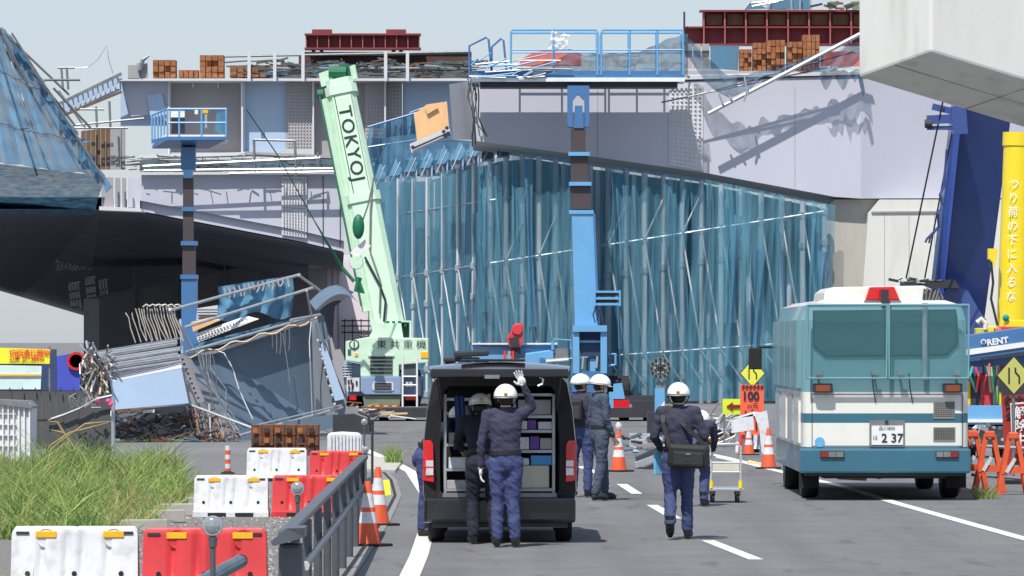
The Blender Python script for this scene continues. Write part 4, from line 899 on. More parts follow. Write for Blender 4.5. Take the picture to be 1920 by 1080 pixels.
dbr.build('debris', [galv_d, steel_d, mat('rust_scrap', (110, 78, 58), .9, var=.4, scale=6), dark], wk, kind='stuff')
for (x0, y0, x1, y1, m) in ((220, 772, 240, 768, wood), (242, 772, 266, 768, wood), (268, 772, 290, 770, steel_w), (224, 780, 256, 774, steel_w)): MB().beam(P(x0, y0, 110.8), P(x1, y1, 110.8), .1, .07).build('timber_end', m, wk)
# planks and pipes thrown out to the right of the wreck
sp = thing('loose_scrap', 'splintered planks and pipes lying between the fallen girder and the mint crane', 'scrap', GX(690, 128))
for i in range(24):
    x = rnd(636, 740); y = 756 + (x - 636) * .2 + rnd(-6, 10); p = P(x, y, 122 + rnd(-1, 1)); q = p + V(rnd(-.2, .7), rnd(-.2, .2), rnd(-.1, .08)); MB().beam(p, q, rnd(.03, .1), rnd(.02, .05)).build('plank' if i % 2 else 'pipe', [wood, galv, wood_d, white_p][i % 4], sp)
MB().pp([(624, 790), (700, 790), (700, 812), (624, 812)], 123, .6).build('mound', dark, sp)

# ================================================================== MIDDLE GROUND, LEFT
fl = thing('flatbed_trailer', 'long black low flatbed trailer parked behind the people and the van', 'trailer', GX(960, 140))
MB().bb(GX(690, 140).x, GX(1240, 140).x, 139.6, 142, .1, .36).build('deck', dark, fl)
for x in (720, 770, 1170, 1215): MB().lathe([(.08, -.15), (.17, -.13), (.17, .13), (.08, .15)], GX(x, 140.4) + V(0, 0, .17), 14, 'x').build('tyre', blackm, fl)
MB().pr(1186, 1230, 752, 770, 139.8, .6).build('tool_box', dark, fl); MB().pr(1150, 1180, 750, 764, 139.7, .2).build('tail_light', redlamp, fl)
MB().pr(1142, 1150, 735, 770, 139.7, .3).build('side_panel', blue_p, fl)
# rusty steel bundle behind barriers
cr = thing('rusty_crate_stack', 'stack of rusty brown steel crates behind the red and white barriers', 'crate stack', GX(534, 98))
for i in range(6):
    for j in range(3):
        x0 = 471 + i * 21; y0 = 797 + j * 19.4
        MB().pr(x0, x0 + 20, y0, y0 + 18.6, 98 + rnd(0, .08), .9).build('crate', mat('rust_brown', (104, 64, 42), .9, var=.45, scale=7, dirt=.4), cr)
        MB().pr(x0 + 3, x0 + 12, y0 + 5, y0 + 14, 97.95, .04).build('crate_opening', dark if (i + j) % 2 else rust, cr)
wt1 = thing('water_tank', 'ribbed white plastic tank next to the rusty crate stack', 'tank', GX(646, 98))
MB().pp([(616, 812), (640, 810), (672, 812), (678, 818), (678, 853), (613, 853), (613, 818)], 98, .6).build('body', white_pl, wt1, bevel=.04)
for i in range(9): MB().pr(619 + i * 6.4, 621.5 + i * 6.4, 815, 850, 97.95, .08).build('rib', white_pl, wt1)
one('dark_panel', MB().pp([(624, 778), (664, 776), (690, 786), (694, 812), (624, 814)], 104, .2), dark, 'dark curved sheet propped behind the white tank', 'sheet')
# delineator post in orange and white
dp = thing('delineator_post', 'orange post with white bands standing beside the barrier rows', 'post', GX(427, 84))
p0 = GX(427, 84)
for i in range(6): MB().lathe([(.045, .02 + i * .075), (.045, .095 + i * .075)], p0, 12).build('band', [orange_pl, white_pl][i % 2] if i else orange_pl, dp)
MB().lathe([(.12, 0), (.12, .02), (.05, .05)], p0, 14).build('base', blackm, dp)
# hoardings at left
hg = thing('hoarding', 'long dark grey panel hoarding behind the grass below the yellow banner', 'hoarding', GX(60, 104))
for i in range(8): MB().pr(-60 + i * 27.5, -33 + i * 27.5 - .5, 733 + rnd(-.5, .5), 853, 104 + rnd(0, .03), .06).build('panel', mat('hoarding_grey', (72, 72, 74), .7, var=.1, scale=1), hg)
for i in range(9): MB().pr(-55 + i * 24, -53 + i * 24, 727, 735, 103.9, .05).build('clip', dark, hg)
gt = thing('site_gate', 'dark grey panel gate with a sloping top rail next to the fallen girder', 'gate', GX(140, 100))
for i, (x0, x1, t0, t1) in enumerate(((92, 120, 787, 778), (120, 148, 778, 768), (148, 178, 768, 752), (178, 208, 752, 744))): MB().pp([(x0, t0), (x1 - .6, t1), (x1 - .6, 855), (x0, 855)], 100 + .02 * i, .05).build('panel', mat('hoarding_grey', (72, 72, 74)), gt)
MB().path([P(90, 788, 99.9), P(120, 778, 99.9), P(150, 766, 99.9), P(182, 748, 99.9), P(210, 742, 99.9)], .03, 6).build('top_rail', galv_d, gt)
MB().path([P(54, 850, 99.9), P(54, 800, 99.9), P(60, 788, 99.9), P(100, 786, 99.9)], .03, 6).build('bent_rail', dark, gt)
MB().tube(P(212, 745, 99.9), P(212, 858, 99.9), .04, 8).build('post', galv, gt)
for x, y in ((183, 752), (203, 752), (207, 758)): MB().ball(P(x, y, 99.7), .05, 8, 6).build('pink_tie', mat('pink_tape', (226, 70, 130), .6), gt)
for i in range(20): p = P(rnd(128, 180), rnd(738, 765), 99.6); MB().tube(p, p + V(rnd(-.2, .2), 0, rnd(-.1, .15)), .012, 5).build('wire_scrap', galv_d, gt)
wc = thing('storage_bin', 'white ribbed storage bin standing behind the tall grass', 'bin', GX(20, 93))
MB().pp([(-40, 752), (50, 756), (60, 766), (58, 866), (-40, 866)], 93, 1.0).build('body', white_pl, wc)
for i in range(6): MB().pr(4 + i * 10, 6.5 + i * 10, 756, 862, 92.94, .1).build('rib', white_p, wc)
for i in range(4): MB().pr(-40, 30, 775 + i * 20, 777 + i * 20, 92.95, .08).build('ridge', steel_w, wc)
MB().pp([(-40, 748), (50, 752), (60, 762), (60, 766), (-40, 754)], 92.9, 1.1).build('lid', galv_d, wc)
# banner, boards and sign at far left
bn = thing('banner', 'yellow banner with red Japanese lettering on a frame at the site edge', 'banner', GX(40, 140))
MB().pp([(-30, 651), (94, 655), (93, 682), (-30, 682)], 140, .03).build('cloth', mat('banner_yellow', (240, 214, 50), .7, var=.05), bn)
redt = mat('red_lettering', (206, 66, 30), .6)
text('lettering', '切回通行開始', P(17, 666, 139.97), (1, 0, 0), (0, 0, 1), .19, redt, bn, bold=.004); text('lettering', '21時 規制開始', P(17, 675.5, 139.97), (1, 0, 0), (0, 0, 1), .155, redt, bn, bold=.003)
text('lettering', 'ご迷惑をお掛けします', P(16, 680.5, 139.97), (1, 0, 0), (0, 0, 1), .075, ink, bn)
for x in (-10, 93): MB().tube(P(x, 650, 140.1), GX(x, 140.1), .03, 6).build('post', galv_d, bn)
MB().pp([(-30, 684), (78, 686), (76, 730), (-30, 730)], 141, .1).build('lower_board', mat('board_pale_aqua', (190, 214, 214), .6, var=.12, scale=1, dirt=.15), bn); MB().pr(-30, 76, 702, 705, 140.95, .03).build('stripe', amber, bn)
MB().pr(78, 105, 655, 732, 141.5, .2).build('side_board', mat('board_navy', (48, 62, 98), .6), bn)
sg = thing('blue_sign_board', 'blue sign board with a red ring at the end of the fallen pipes', 'sign', GX(127, 143))
MB().pp([(106, 668), (150, 660), (150, 732), (106, 732)], 143, .05).build('board', mat('sign_blue', (64, 76, 170), .6, var=.06), sg)
MB().lathe([(.26, 0), (.26, -.02), (.19, -.02), (.19, 0)], P(143, 677, 142.9), 20, 'y').build('ring', redlamp, sg)
MB().tube(P(128, 700, 143.1), GX(128, 143.1), .05, 6).build('post', galv_d, sg)
# ================================================================== VAN
vx, vy = GX(937, 55.3).x, 55.3
van = thing('van', 'black van with its tailgate raised and equipment shelves inside', 'van', (vx, vy, 0))
van_p = mat('van_black', (22, 22, 26), .25, var=.05, coat=.6, scale=1)
van_i = mat('van_interior', (34, 34, 36), .8, var=.15, scale=4)
trim = mat('van_trim', (30, 30, 32), .65, var=.1)
O0 = [(-.78, .30), (-.83, .55), (-.83, 1.05), (-.79, 1.45), (-.735, 1.74), (-.62, 1.87), (.62, 1.87), (.735, 1.74), (.79, 1.45), (.83, 1.05), (.83, .55), (.78, .30)]
I0 = [(-.62, .53), (-.65, .57), (-.655, 1.05), (-.635, 1.42), (-.60, 1.66), (-.55, 1.71), (.55, 1.71), (.60, 1.66), (.635, 1.42), (.655, 1.05), (.65, .57), (.62, .53)]
def vv(x, y, z): return V(vx + x, vy + y, z)
ys = [(0, 1, 1), (.25, 1.012, 1.005), (1.1, 1.015, 1.01), (2.15, 1.015, 1.01), (2.7, 1.01, 1.0), (3.25, 1.0, .82), (3.6, .98, .62), (4.25, .93, .55), (4.4, .8, .5)]
sh_ = MB(); vs = []
for y, kx, kz in ys:
    for x, z in O0:
        zz = z if z < .6 else .6 + (z - .6) * (kz if kz >= .99 else max(.2, (kz - .3) / .7)); vs.append(vv(x * kx, y + (.03 if z > 1.5 and y == 0 else 0), zz))
n = 12; fs = []
for i in range(len(ys) - 1):
    for k in range(n):
        if i == 2 and k in (1, 2, 3): continue              # side door opening, left
        fs.append((i * n + k, i * n + (k + 1) % n, (i + 1) * n + (k + 1) % n, (i + 1) * n + k))
fs.append(tuple((len(ys) - 1) * n + k for k in range(n)))
sh_.add(vs, fs).build('body', van_p, van, smooth=True, recalc=False)
fr = MB(); a = [vv(x, .0 if z < 1.5 else .03, z) for x, z in O0]; b = [vv(x, .06, z) for x, z in I0]; c = [vv(x, 2.3, z) for x, z in I0]
fr.add(a + b, [(k, (k + 1) % n, (k + 1) % n + n, k + n) for k in range(n)]); fr.build('rear_frame', trim, van, recalc=False)
it = MB(); it.add(b + c, [(k, (k + 1) % n, (k + 1) % n + n, k + n) for k in range(n)  if k not in (1, 2, 3)] + [tuple(range(n, 2 * n))]); it.build('interior', van_i, van, recalc=False)
MB().bb(vx - .83, vx + .83, vy - .09, vy + .2, .22, .50).build('bumper', van_p, van, bevel=.04)
MB().bb(vx - .62, vx + .62, vy - .07, vy + .06, .5, .545).build('sill', galv_d, van)
MB().bb(vx - .74, vx + .74, vy - .05, vy + 3.6, .17, .26).build('underbody', dark, van)
for sx in (-1, 1):
    x = sx * .745; tl = MB()
    tl.slab([vv(sx * .84, -.012, .68), vv(sx * .715, -.02, .66), vv(sx * .725, -.02, 1.07), vv(sx * .75, -.012, 1.12), vv(sx * .835, .0, 1.12)], (0, .09, 0)); o = tl.build('tail_light', redlamp, van, bevel=.01)
    MB().bb(vx + sx * .725, vx + sx * .805, vy - .03, vy + .03, .74, .9).build('clear_lens', clearlamp, o)
    MB().bb(vx + sx * .715, vx + sx * .825, vy - .032, vy + .03, .82, .835).build('lens_rib', redlamp, o)
    for yy in (.55, 3.35):
        MB().lathe([(.15, -.09), (.29, -.09), (.31, -.06), (.31, .06), (.29, .09), (.15, .09)], vv(sx * .70, yy, .31), 22, 'x').build('tyre', blackm, van, smooth=True)
        MB().lathe([(.19, -.095), (.19, .095)], vv(sx * .70, yy, .31), 16, 'x').build('rim', galv_d, van)
# raised tailgate
tg = MB(); hy, hz_, ty, tz = .02, 1.955, -.90, 1.905
def tgp(u, v, t):                                       # u across, v hinge to tip, t thickness
    ww = .70 + .06 * math.sin(v * 2.6); return vv((u * 2 - 1) * ww, hy + (ty - hy) * v, hz_ + (tz - hz_) * v + .05 * math.sin(v * math.pi) - t - .05 * (2 * u - 1) ** 2)
tg.grid(lambda u, v: tgp(u, v, 0), 12, 10); o1 = tg.build('tailgate', mat('tailgate_gloss', (40, 40, 48), .18, var=.04, coat=1.0), van, smooth=True, recalc=False)
MB().grid(lambda u, v: tgp(u, v, .055), 12, 10).build('tailgate_lining', trim, o1, smooth=True, recalc=False)
MB().beam(vv(-.74, ty, tz - .045), vv(.74, ty, tz - .045), .05, .09).build('tailgate_edge', van_p, o1, bevel=.015)
MB().beam(vv(-.42, -.55, 1.995), vv(.28, -.55, 1.995), .2, .03).build('spoiler', van_p, o1, bevel=.012)
MB().bb(vx - .16, vx - .0, vy - .95, vy - .9, 1.80, 1.84).build('latch', galv_d, o1)
MB().path([vv(.40, -.9, 1.84), vv(.47, -.9, 1.79), vv(.46, -.9, 1.74), vv(.41, -.9, 1.72)], .012, 6).build('pull_strap', galv, o1)
for sx in (-1, 1): MB().tube(vv(sx * .62, .04, 1.45), vv(sx * .66, -.5, 1.83), .013, 6).build('gas_strut', dark, o1)
rk_ = MB().beam(vv(-.62, .35, 2.0), vv(-.22, .35, 2.0), .1, .05); rk_.build('roof_lamp_bar', dark, van, bevel=.015)
MB().beam(vv(-.55, .35, 1.86), vv(-.55, .35, 2.0), .1, .05).build('roof_lamp_foot', dark, van)
MB().beam(vv(-.50, .3, 2.06), vv(-.12, .3, 2.075), .12, .07).build('roof_spotlight', dark, van, bevel=.02)
# shelving
for side_, (x0, x1) in enumerate(((-.60, -.12), (.16, .59))):
    r = thing('shelf_rack', ['grey metal shelf rack with hanging straps in the left half of the van boot', 'grey metal shelf rack holding boxes in the right half of the van boot'][side_], 'rack', vv((x0 + x1) / 2, .4, .53))
    for x in (x0, x1):
        for y in (.18, .75): MB().bb(vx + x - .015, vx + x + .015, vy + y - .015, vy + y + .015, .54, 1.62).build('upright', galv, r)
    for z in ((.56, .78, 1.05, 1.55) if side_ == 0 else (.56, .98, 1.20, 1.36, 1.60)): MB().bb(vx + x0 + .016, vx + x1 - .016, vy + .15, vy + .75, z, z + .03).build('shelf', galv, r)
bx = mat('grey_case', (150, 150, 148), .5); pur = mat('purple_label', (96, 62, 140), .6); sky_b = mat('blue_bag', (70, 140, 196), .6)
items = [(.20, .56, 1.395, 1.56, bx, 'grey equipment case on the top shelf of the van'), (.18, .30, 1.235, 1.33, white_pl, 'small white carton left on the second van shelf'), (.31, .40, 1.235, 1.34, pur, 'purple carton on the second van shelf'), (.42, .57, 1.235, 1.32, white_pl, 'white carton beside the purple one on the second van shelf'),
         (.18, .32, 1.015, 1.15, white_pl, 'white carton on the third van shelf next to the upright'), (.33, .43, 1.015, 1.16, pur, 'purple bottle box on the third van shelf'), (.44, .57, 1.015, 1.14, bx, 'grey box on the third van shelf'),
         (.19, .54, .595, .84, mat('ivory_case', (190, 186, 166), .5), 'big ivory box low in the van'), (.34, .57, .845, .95, sky_b, 'light blue bag lying on the ivory box in the van'), (.19, .32, .845, .92, white_pl, 'flat white packet on the ivory box in the van'),
         (-.56, -.34, .81, .93, white_pl, 'white packet on the left van shelf'), (-.32, -.16, .81, .90, bx, 'grey case on the left van shelf'), (-.58, -.30, .59, .68, bx, 'long grey case at the bottom of the left van shelf'), (-.56, -.4, 1.08, 1.2, bx, 'grey case beside the hanging strap in the van')]
for x0, x1, z0, z1, m, lb in items: one('storage_box', MB().bb(vx + x0, vx + x1, vy + .17, vy + .5, z0 + .001, z1), m, lb, 'box', bevel=.008)
for x, lb in ((-.47, 'dark blue strap hanging next to the upright of the left van rack'), (-.42, 'dark blue strap hanging inward of its twin on the left van rack')): one('hanging_strap', MB().path([vv(x, .14, 1.6), vv(x + .02, .13, 1.3), vv(x - .02, .14, 1.02)], [.03, .035, .02], 6), mat('strap_blue', (40, 58, 110), .7), lb, 'strap', 'blue straps on the van rack')

# ================================================================== POLICE BUS
bx0, bx1, by = 4.02, 6.31, 70.0
bus = thing('police_bus', 'teal and white police bus seen from behind with wire mesh rear guards', 'bus', ((bx0 + bx1) / 2, by, 0))
teal = mat('bus_teal', (98, 140, 148), .35, var=.05, scale=1, coat=.4, dirt=.05); teal_d = mat('bus_teal_deep', (48, 96, 114), .4, var=.05, scale=1.5, coat=.3, dirt=.08)
cream = mat('bus_white', (208, 207, 199), .35, var=.03, coat=.4, dirt=.05)
bc = (bx0 + bx1) / 2
def BZ(py): return HC + (HY - py) * by / FPX
def BX(px): return (px - 960) * by / FPX
L_bus = 7.2
# body in bands: each band a rounded shell
def band(z0, z1, m, name, inset=0.0, top=False, y0=0.0):
    o = MB().bb(bx0 + inset, bx1 - inset, by + y0, by + L_bus, z0, z1).build(name, m, bus, bevel=.05 if top else 0.0); return o
def hull(z0, z1, m, name, i0=0.0, i1=0.0):
    r = .14; mb = MB(); ring = []
    for z, ins in ((z0, i0), (z1, i1)):
        for cx, cy, a0 in ((bx1 - ins - r, by + ins + r, -90), (bx1 - ins - r, by + L_bus - r, 0), (bx0 + ins + r, by + L_bus - r, 90), (bx0 + ins + r, by + ins + r, 180)):
            for k in range(5): t = R(a0 + 22.5 * k); ring.append(V(cx + r * math.cos(t), cy + r * math.sin(t), z))
    n = 20; mb.add(ring, [(k, (k + 1) % n, (k + 1) % n + n, k + n) for k in range(n)] + [tuple(range(n))[::-1], tuple(range(n, 2 * n))])
    return mb.build(name, m, bus, smooth=True)
zs = [BZ(888), BZ(838), BZ(793), BZ(775), BZ(735), BZ(600), BZ(572), BZ(562)]
hull(zs[0], zs[1], teal_d, 'lower_body', .0, .0); hull(zs[1], zs[2], cream, 'body_band'); hull(zs[2], zs[3], teal_d, 'body_band'); hull(zs[3], zs[4], cream, 'body_band')
hull(zs[4], zs[5], teal, 'upper_body', 0, .03); hull(zs[5], zs[6], teal, 'upper_body', .03, .08); hull(zs[6], zs[7], cream, 'roof', .08, .3)
MB().bb(BX(1499), BX(1819), by - .10, by + .12, BZ(887), BZ(841)).build('rear_bumper', teal_d, bus, bevel=.03)
MB().bb(BX(1510), BX(1808), by - .05, by + .12, BZ(892), BZ(887.5)).build('bumper_skirt', dark, bus)
for x0, x1, inner in ((1537, 1582, 0), (1753, 1796, 1)):
    o = MB().bb(BX(x0), BX(x1), by - .125, by - .09, BZ(858), BZ(845)).build('tail_light', dark, bus)
    for k in range(3): a = x0 + 1.5 + k * (x1 - x0 - 2) / 3; MB().bb(BX(a), BX(a + (x1 - x0 - 2) / 3 - 1), by - .135, by - .12, BZ(856.5), BZ(846.5)).build('lens', [[mat('lens_dull_red', (130, 34, 30), .3), galv_d, galv_d], [galv_d, galv_d, mat('lens_dull_red', (130, 34, 30), .3)]][inner][k], o)
# rear engine door panel, seam, grilles, plate
for x0, x1, y0, y1 in ((1522, 1523.2, 740, 836), (1804, 1805.2, 740, 836), (1522, 1805, 738.5, 739.7), (1522, 1805, 835.6, 836.8)): MB().bb(BX(x0), BX(x1), by - .004, by + .01, BZ(y1), BZ(y0)).build('door_seam', dark, bus)
for x0, x1, y0, y1 in ((1750, 1790, 753, 785), (1750, 1791, 801, 827)):
    o = MB().bb(BX(x0), BX(x1), by - .012, by + .02, BZ(y1), BZ(y0)).build('grille', mat('grille_grey', (120, 120, 112), .6), bus); hm = MB()
    for i in range(12):
        for j in range(8): hm.bb(BX(x0 + 2 + i * 3.15), BX(x0 + 4 + i * 3.15), by - .016, by - .005, BZ(y0 + 3.6 + (y1 - y0 - 4) * j / 8), BZ(y0 + 2 + (y1 - y0 - 4) * j / 8))
    hm.build('grille_holes', dark, o, kind='stuff')
pl = MB().bb(BX(1630), BX(1696), by - .02, by + .01, BZ(837), BZ(788)).build('plate_recess', galv_d, bus)
MB().bb(BX(1634), BX(1693), by - .03, by - .015, BZ(834), BZ(798)).build('number_plate', white_p, pl)
text('plate_digits', '2 37', V(BX(1652), by - .034, BZ(829)), (1, 0, 0), (0, 0, 1), .17, ink, pl, bold=.003); text('plate_line', '品川800', V(BX(1647), by - .034, BZ(806)), (1, 0, 0), (0, 0, 1), .065, ink, pl); text('plate_kana', 'は', V(BX(1636), by - .034, BZ(824)), (1, 0, 0), (0, 0, 1), .07, ink, pl)
MB().lathe([(.025, 0), (.025, -.04)], V(BX(1662), by, BZ(791)), 10, 'y').build('plate_lamp', dark, pl)
MB().lathe([(.07, 0), (.07, -.006)], V(BX(1537), by - .003, BZ(829)), 14, 'y').build('badge', mat('badge_blue', (96, 156, 196), .4), bus)
# rear window behind the mesh
hexp = [(1524, 582), (1793, 580), (1797, 644), (1776, 667), (1548, 670), (1524, 650)]
MB().slab([V(BX(x), by - .012, BZ(y)) for x, y in hexp], (0, .04, 0)).build('window_gasket', blackm, bus)
cxm = sum(p[0] for p in hexp) / 6; cym = 622
MB().slab([V(BX(cxm + (x - cxm) * .972), by - .02, BZ(cym + (y - cym) * .93)) for x, y in hexp], (0, .02, 0)).build('rear_window', mat('bus_glass', (58, 80, 88), .04, .7, var=.05), bus)
# mesh guards
mesh_m = bpy.data.materials.new('guard_mesh'); mesh_m.use_nodes = True
nn_ = mesh_m.node_tree; b_ = nn_.nodes['Principled BSDF']; b_.inputs['Base Color'].default_value = (lin(86), lin(148), lin(156), 1); b_.inputs['Roughness'].default_value = .5
tr_ = nn_.nodes.new('ShaderNodeBsdfTransparent'); mx_ = nn_.nodes.new('ShaderNodeMixShader'); tc_ = nn_.nodes.new('ShaderNodeTexCoord'); sp_ = nn_.nodes.new('ShaderNodeSeparateXYZ')
nn_.links.new(tc_.outputs['Object'], sp_.inputs[0]); acc = None
for ax_ in ('X', 'Z'):
    m1 = nn_.nodes.new('ShaderNodeMath'); m1.operation = 'MULTIPLY'; m1.inputs[1].default_value = 90
    m2 = nn_.nodes.new('ShaderNodeMath'); m2.operation = 'FRACT'; m3 = nn_.nodes.new('ShaderNodeMath'); m3.operation = 'LESS_THAN'; m3.inputs[1].default_value = .14
    nn_.links.new(sp_.outputs[ax_], m1.inputs[0]); nn_.links.new(m1.outputs[0], m2.inputs[0]); nn_.links.new(m2.outputs[0], m3.inputs[0])
    if acc is None: acc = m3
    else:
        mm = nn_.nodes.new('ShaderNodeMath'); mm.operation = 'MAXIMUM'; nn_.links.new(acc.outputs[0], mm.inputs[0]); nn_.links.new(m3.outputs[0], mm.inputs[1]); acc = mm
nn_.links.new(acc.outputs[0], mx_.inputs[0]); nn_.links.new(tr_.outputs[0], mx_.inputs[1]); nn_.links.new(b_.outputs[0], mx_.inputs[2]); nn_.links.new(mx_.outputs[0], nn_.nodes['Material Output'].inputs[0])
for x0, x1 in ((1512, 1661), (1665, 1814)):
    yg = by - .17
    def q(px, py): return V(BX(px), yg, BZ(py))
    o = MB().path([q(x0, 572), q(x1, 572), q(x1, 709), q(x0, 709), q(x0, 572)], .022, 8).build('guard_frame', teal, bus, smooth=True)
    MB().slab([q(x0 + 1, 573), q(x1 - 1, 573), q(x1 - 1, 708), q(x0 + 1, 708)], (0, .004, 0)).build('mesh', mesh_m, o)
    for x in (x0 + 22, x1 - 22): MB().tube(q(x, 709), q(x, 709) + V(0, .18, 0), .018, 6).build('bracket', dark, o); MB().bb(BX(x - 6), BX(x + 6), by - .2, by - .14, BZ(703), BZ(696)).build('latch', galv_d, o)
MB().tube(V(BX(1733), by - .08, BZ(712)), V(BX(1733), by - .08, BZ(568)), .04, 12).build('exhaust_stack', galv, bus, smooth=True)
for x in (1633, 1702): MB().path([V(BX(x), by - .19, BZ(700)), V(BX(x + 4), by - .06, BZ(730)), V(BX(x + 9), by - .01, BZ(755))], .008, 5).build('guard_stay', dark, bus)
for x in (1542, 1785): o = MB().bb(BX(x - 18), BX(x + 18), by - .14, by + .0, BZ(736), BZ(719)).build('lamp_box', dark, bus, bevel=.015); MB().bb(BX(x - 13), BX(x + 13), by - .15, by - .13, BZ(733.5), BZ(721.5)).build('lens', mat('brown_lens', (120, 58, 30), .25, coat=.5), o)
# roof fairing with red light
MB().slab([V(BX(1547), by + .35, BZ(566)), V(BX(1549), by + .35, BZ(548)), V(BX(1562), by + .35, BZ(538)), V(BX(1735), by + .35, BZ(535)), V(BX(1748), by + .35, BZ(540)), V(BX(1752), by + .35, BZ(566))], (0, 2.4, 0)).build('roof_fairing', cream, bus, bevel=.03)
o = MB().slab([V(BX(1624), by + .2, BZ(563)), V(BX(1632), by + .2, BZ(538)), V(BX(1679), by + .2, BZ(537)), V(BX(1690), by + .2, BZ(563))], (0, .25, 0)).build('roof_light', redlamp, bus, bevel=.02); MB().bb(BX(1622), BX(1692), by + .18, by + .5, BZ(566), BZ(563)).build('light_base', galv_d, o)
MB().bb(BX(1652), BX(1666), by - .05, by + .1, BZ(568), BZ(543)).build('camera_box', dark, bus)
for i in range(8): MB().path([V(BX(1735 + i * 3), by + .3, BZ(566)), V(BX(1738 + i * 4 + rnd(-3, 3)), by + .3, BZ(545 - rnd(0, 8))), V(BX(1750 + i * 3), by + .32, BZ(560))], .02, 5).build('roof_cable', [dark, galv_d][i % 2], bus)
for x, dy_ in ((1468, 6.9), (1525, .8)): MB().lathe([(.05, 0), (.05, .07), (.02, .1)], V(bx0 + .25, by + dy_, BZ(576)), 10).build('marker_light', orange_pl, bus)
# left side: guards over windows, doors, chrome band, wheels, mirror
for k in range(4):
    y0 = by + .5 + k * 1.65
    MB().bb(bx0 - .06, bx0 + .03, y0, y0 + 1.45, BZ(728), BZ(600)).build('side_guard', teal, bus)
    MB().bb(bx0 - .064, bx0 - .055, y0 + .04, y0 + 1.41, BZ(725), BZ(604)).build('side_mesh', mesh_m, bus); MB().bb(bx0 - .03, bx0 + .0, y0 + .1, y0 + 1.3, BZ(832), BZ(742)).build('side_panel', [cream, galv][k % 2], bus)
for yy in (1.3, 5.6):
    for xx in (bx0 + .16, bx1 - .16):
        MB().lathe([(.22, -.12), (.4, -.12), (.43, -.08), (.43, .08), (.4, .12), (.22, .12)], V(xx, by + yy, .43), 22, 'x').build('tyre', blackm, bus, smooth=True); MB().lathe([(.24, -.125), (.24, .125)], V(xx, by + yy, .43), 16, 'x').build('rim', galv_d, bus)
MB().bb(bx0 + .3, bx1 - .3, by + .2, by + L_bus - .3, .3, .52).build('underframe', dark, bus)
MB().tube(V(bx0 + .2, by + 1.3, .43), V(bx1 - .2, by + 1.3, .43), .07, 10).build('rear_axle', dark, bus); MB().ball(V(bc, by + 1.3, .43), .17, 12, 8).build('differential', dark, bus, smooth=True)
for x in (bx0 + .12, bx1 - .12): MB().bb(x - .14, x + .14, by + .62, by + .64, .16, .5).build('mud_flap', blackm, bus)
MB().tube(V(bx0 + .5, by + .3, .38), V(bx0 + .9, by + .3, .36), .1, 10).build('silencer', galv_d, bus)
mm_ = MB().path([V(bx0 + .05, by + L_bus, BZ(652)), V(bx0 - .25, by + L_bus + .1, BZ(652)), V(bx0 - .3, by + L_bus + .1, BZ(660))], .02, 6).build('mirror_arm', blackm, bus); c = P(1416, 673, by + L_bus + .1)
MB().bb(c.x - .1, c.x + .1, c.y - .05, c.y + .06, c.z - .16, c.z + .17).build('mirror', blackm, mm_, bevel=.02)
import numpy as np
# ================================================================== PEOPLE
skin = mat('skin', (196, 148, 122), .6, var=.06, scale=6)
navy = mat('uniform_navy', (46, 46, 66), .85, var=.06, scale=7, bump=.35, bscale=26); navy_t = mat('trousers_navy', (52, 62, 100), .85, var=.06, scale=7, bump=.4, bscale=24)
slate = mat('coverall_slate', (58, 68, 84), .85, var=.06, scale=7, bump=.35, bscale=26); shade_n = mat('uniform_navy_shaded', (26, 28, 40), .9, var=.15, scale=7, bump=.3, bscale=26)  # darkest uniform colour has the shade at the van painted in
helm = mat('helmet_white', (222, 222, 214), .3, var=.02, coat=.5); bootm = mat('boot_black', (24, 24, 26), .6, var=.2, scale=10); glove = mat('glove_white', (224, 224, 222), .8, var=.06, scale=10)
gold = mat('gold_badge', (196, 150, 60), .4, .6); hairm = mat('hair_black', (22, 20, 20), .6, var=.2, scale=20)
def chain(mb, pts):
    for (p, r) in pts: mb.ball(p, r, 14, 8)
    for (p, r), (q, s) in zip(pts, pts[1:]): mb.path([p, Vector(p).lerp(Vector(q), .5), q], [r * .99, (r + s) / 2, s * .99], 14)
def hand(mb, w_, dr, nrm, thumb, k=1.0, curl=.35):
    """palm, four unequal fingers with bends and a thumb leaving the side of the palm"""
    dr = Vector(dr).normalized(); nrm = Vector(nrm); nrm = (nrm - dr * nrm.dot(dr)).normalized(); sd = dr.cross(nrm).normalized()
    if sd.dot(Vector(thumb)) < 0: sd = -sd                 # sd points to the thumb side
    w_ = Vector(w_); pc = w_ + dr * .05 * k
    rot = Matrix((sd, dr, nrm)).transposed()
    mb.ball(pc, (.042 * k, .056 * k, .018 * k), 12, 8, rot); mb.path([w_ - dr * .03 * k, w_ + dr * .02 * k], [.026 * k, .028 * k], 10)
    for i, ln in enumerate((.072, .08, .074, .058)):
        b = pc + dr * .042 * k + sd * (.03 - .02 * i) * k; a = 0; pts = [b]; rs = [.0095 * k]
        spread = sd * (.12 - .08 * i)
        for j, f in enumerate((.45, .32, .23)):
            a += curl * (.6 + .4 * j); pts.append(pts[-1] + ((dr + spread).normalized() * math.cos(a) + nrm * math.sin(a)) * ln * f * k); rs.append((.009 - .001 * j) * k)
        mb.path(pts, rs, 8); mb.ball(pts[-1], rs[-1], 8, 6)
    b = pc - dr * .022 * k + sd * .032 * k; p1 = b + (sd * .75 + dr * .6 + nrm * .2).normalized() * .036 * k; p2 = p1 + (sd * .35 + dr * .9 + nrm * .25).normalized() * .03 * k
    mb.path([b, p1, p2], [.013 * k, .011 * k, .009 * k], 8); mb.ball(p2, .009 * k, 8, 6)
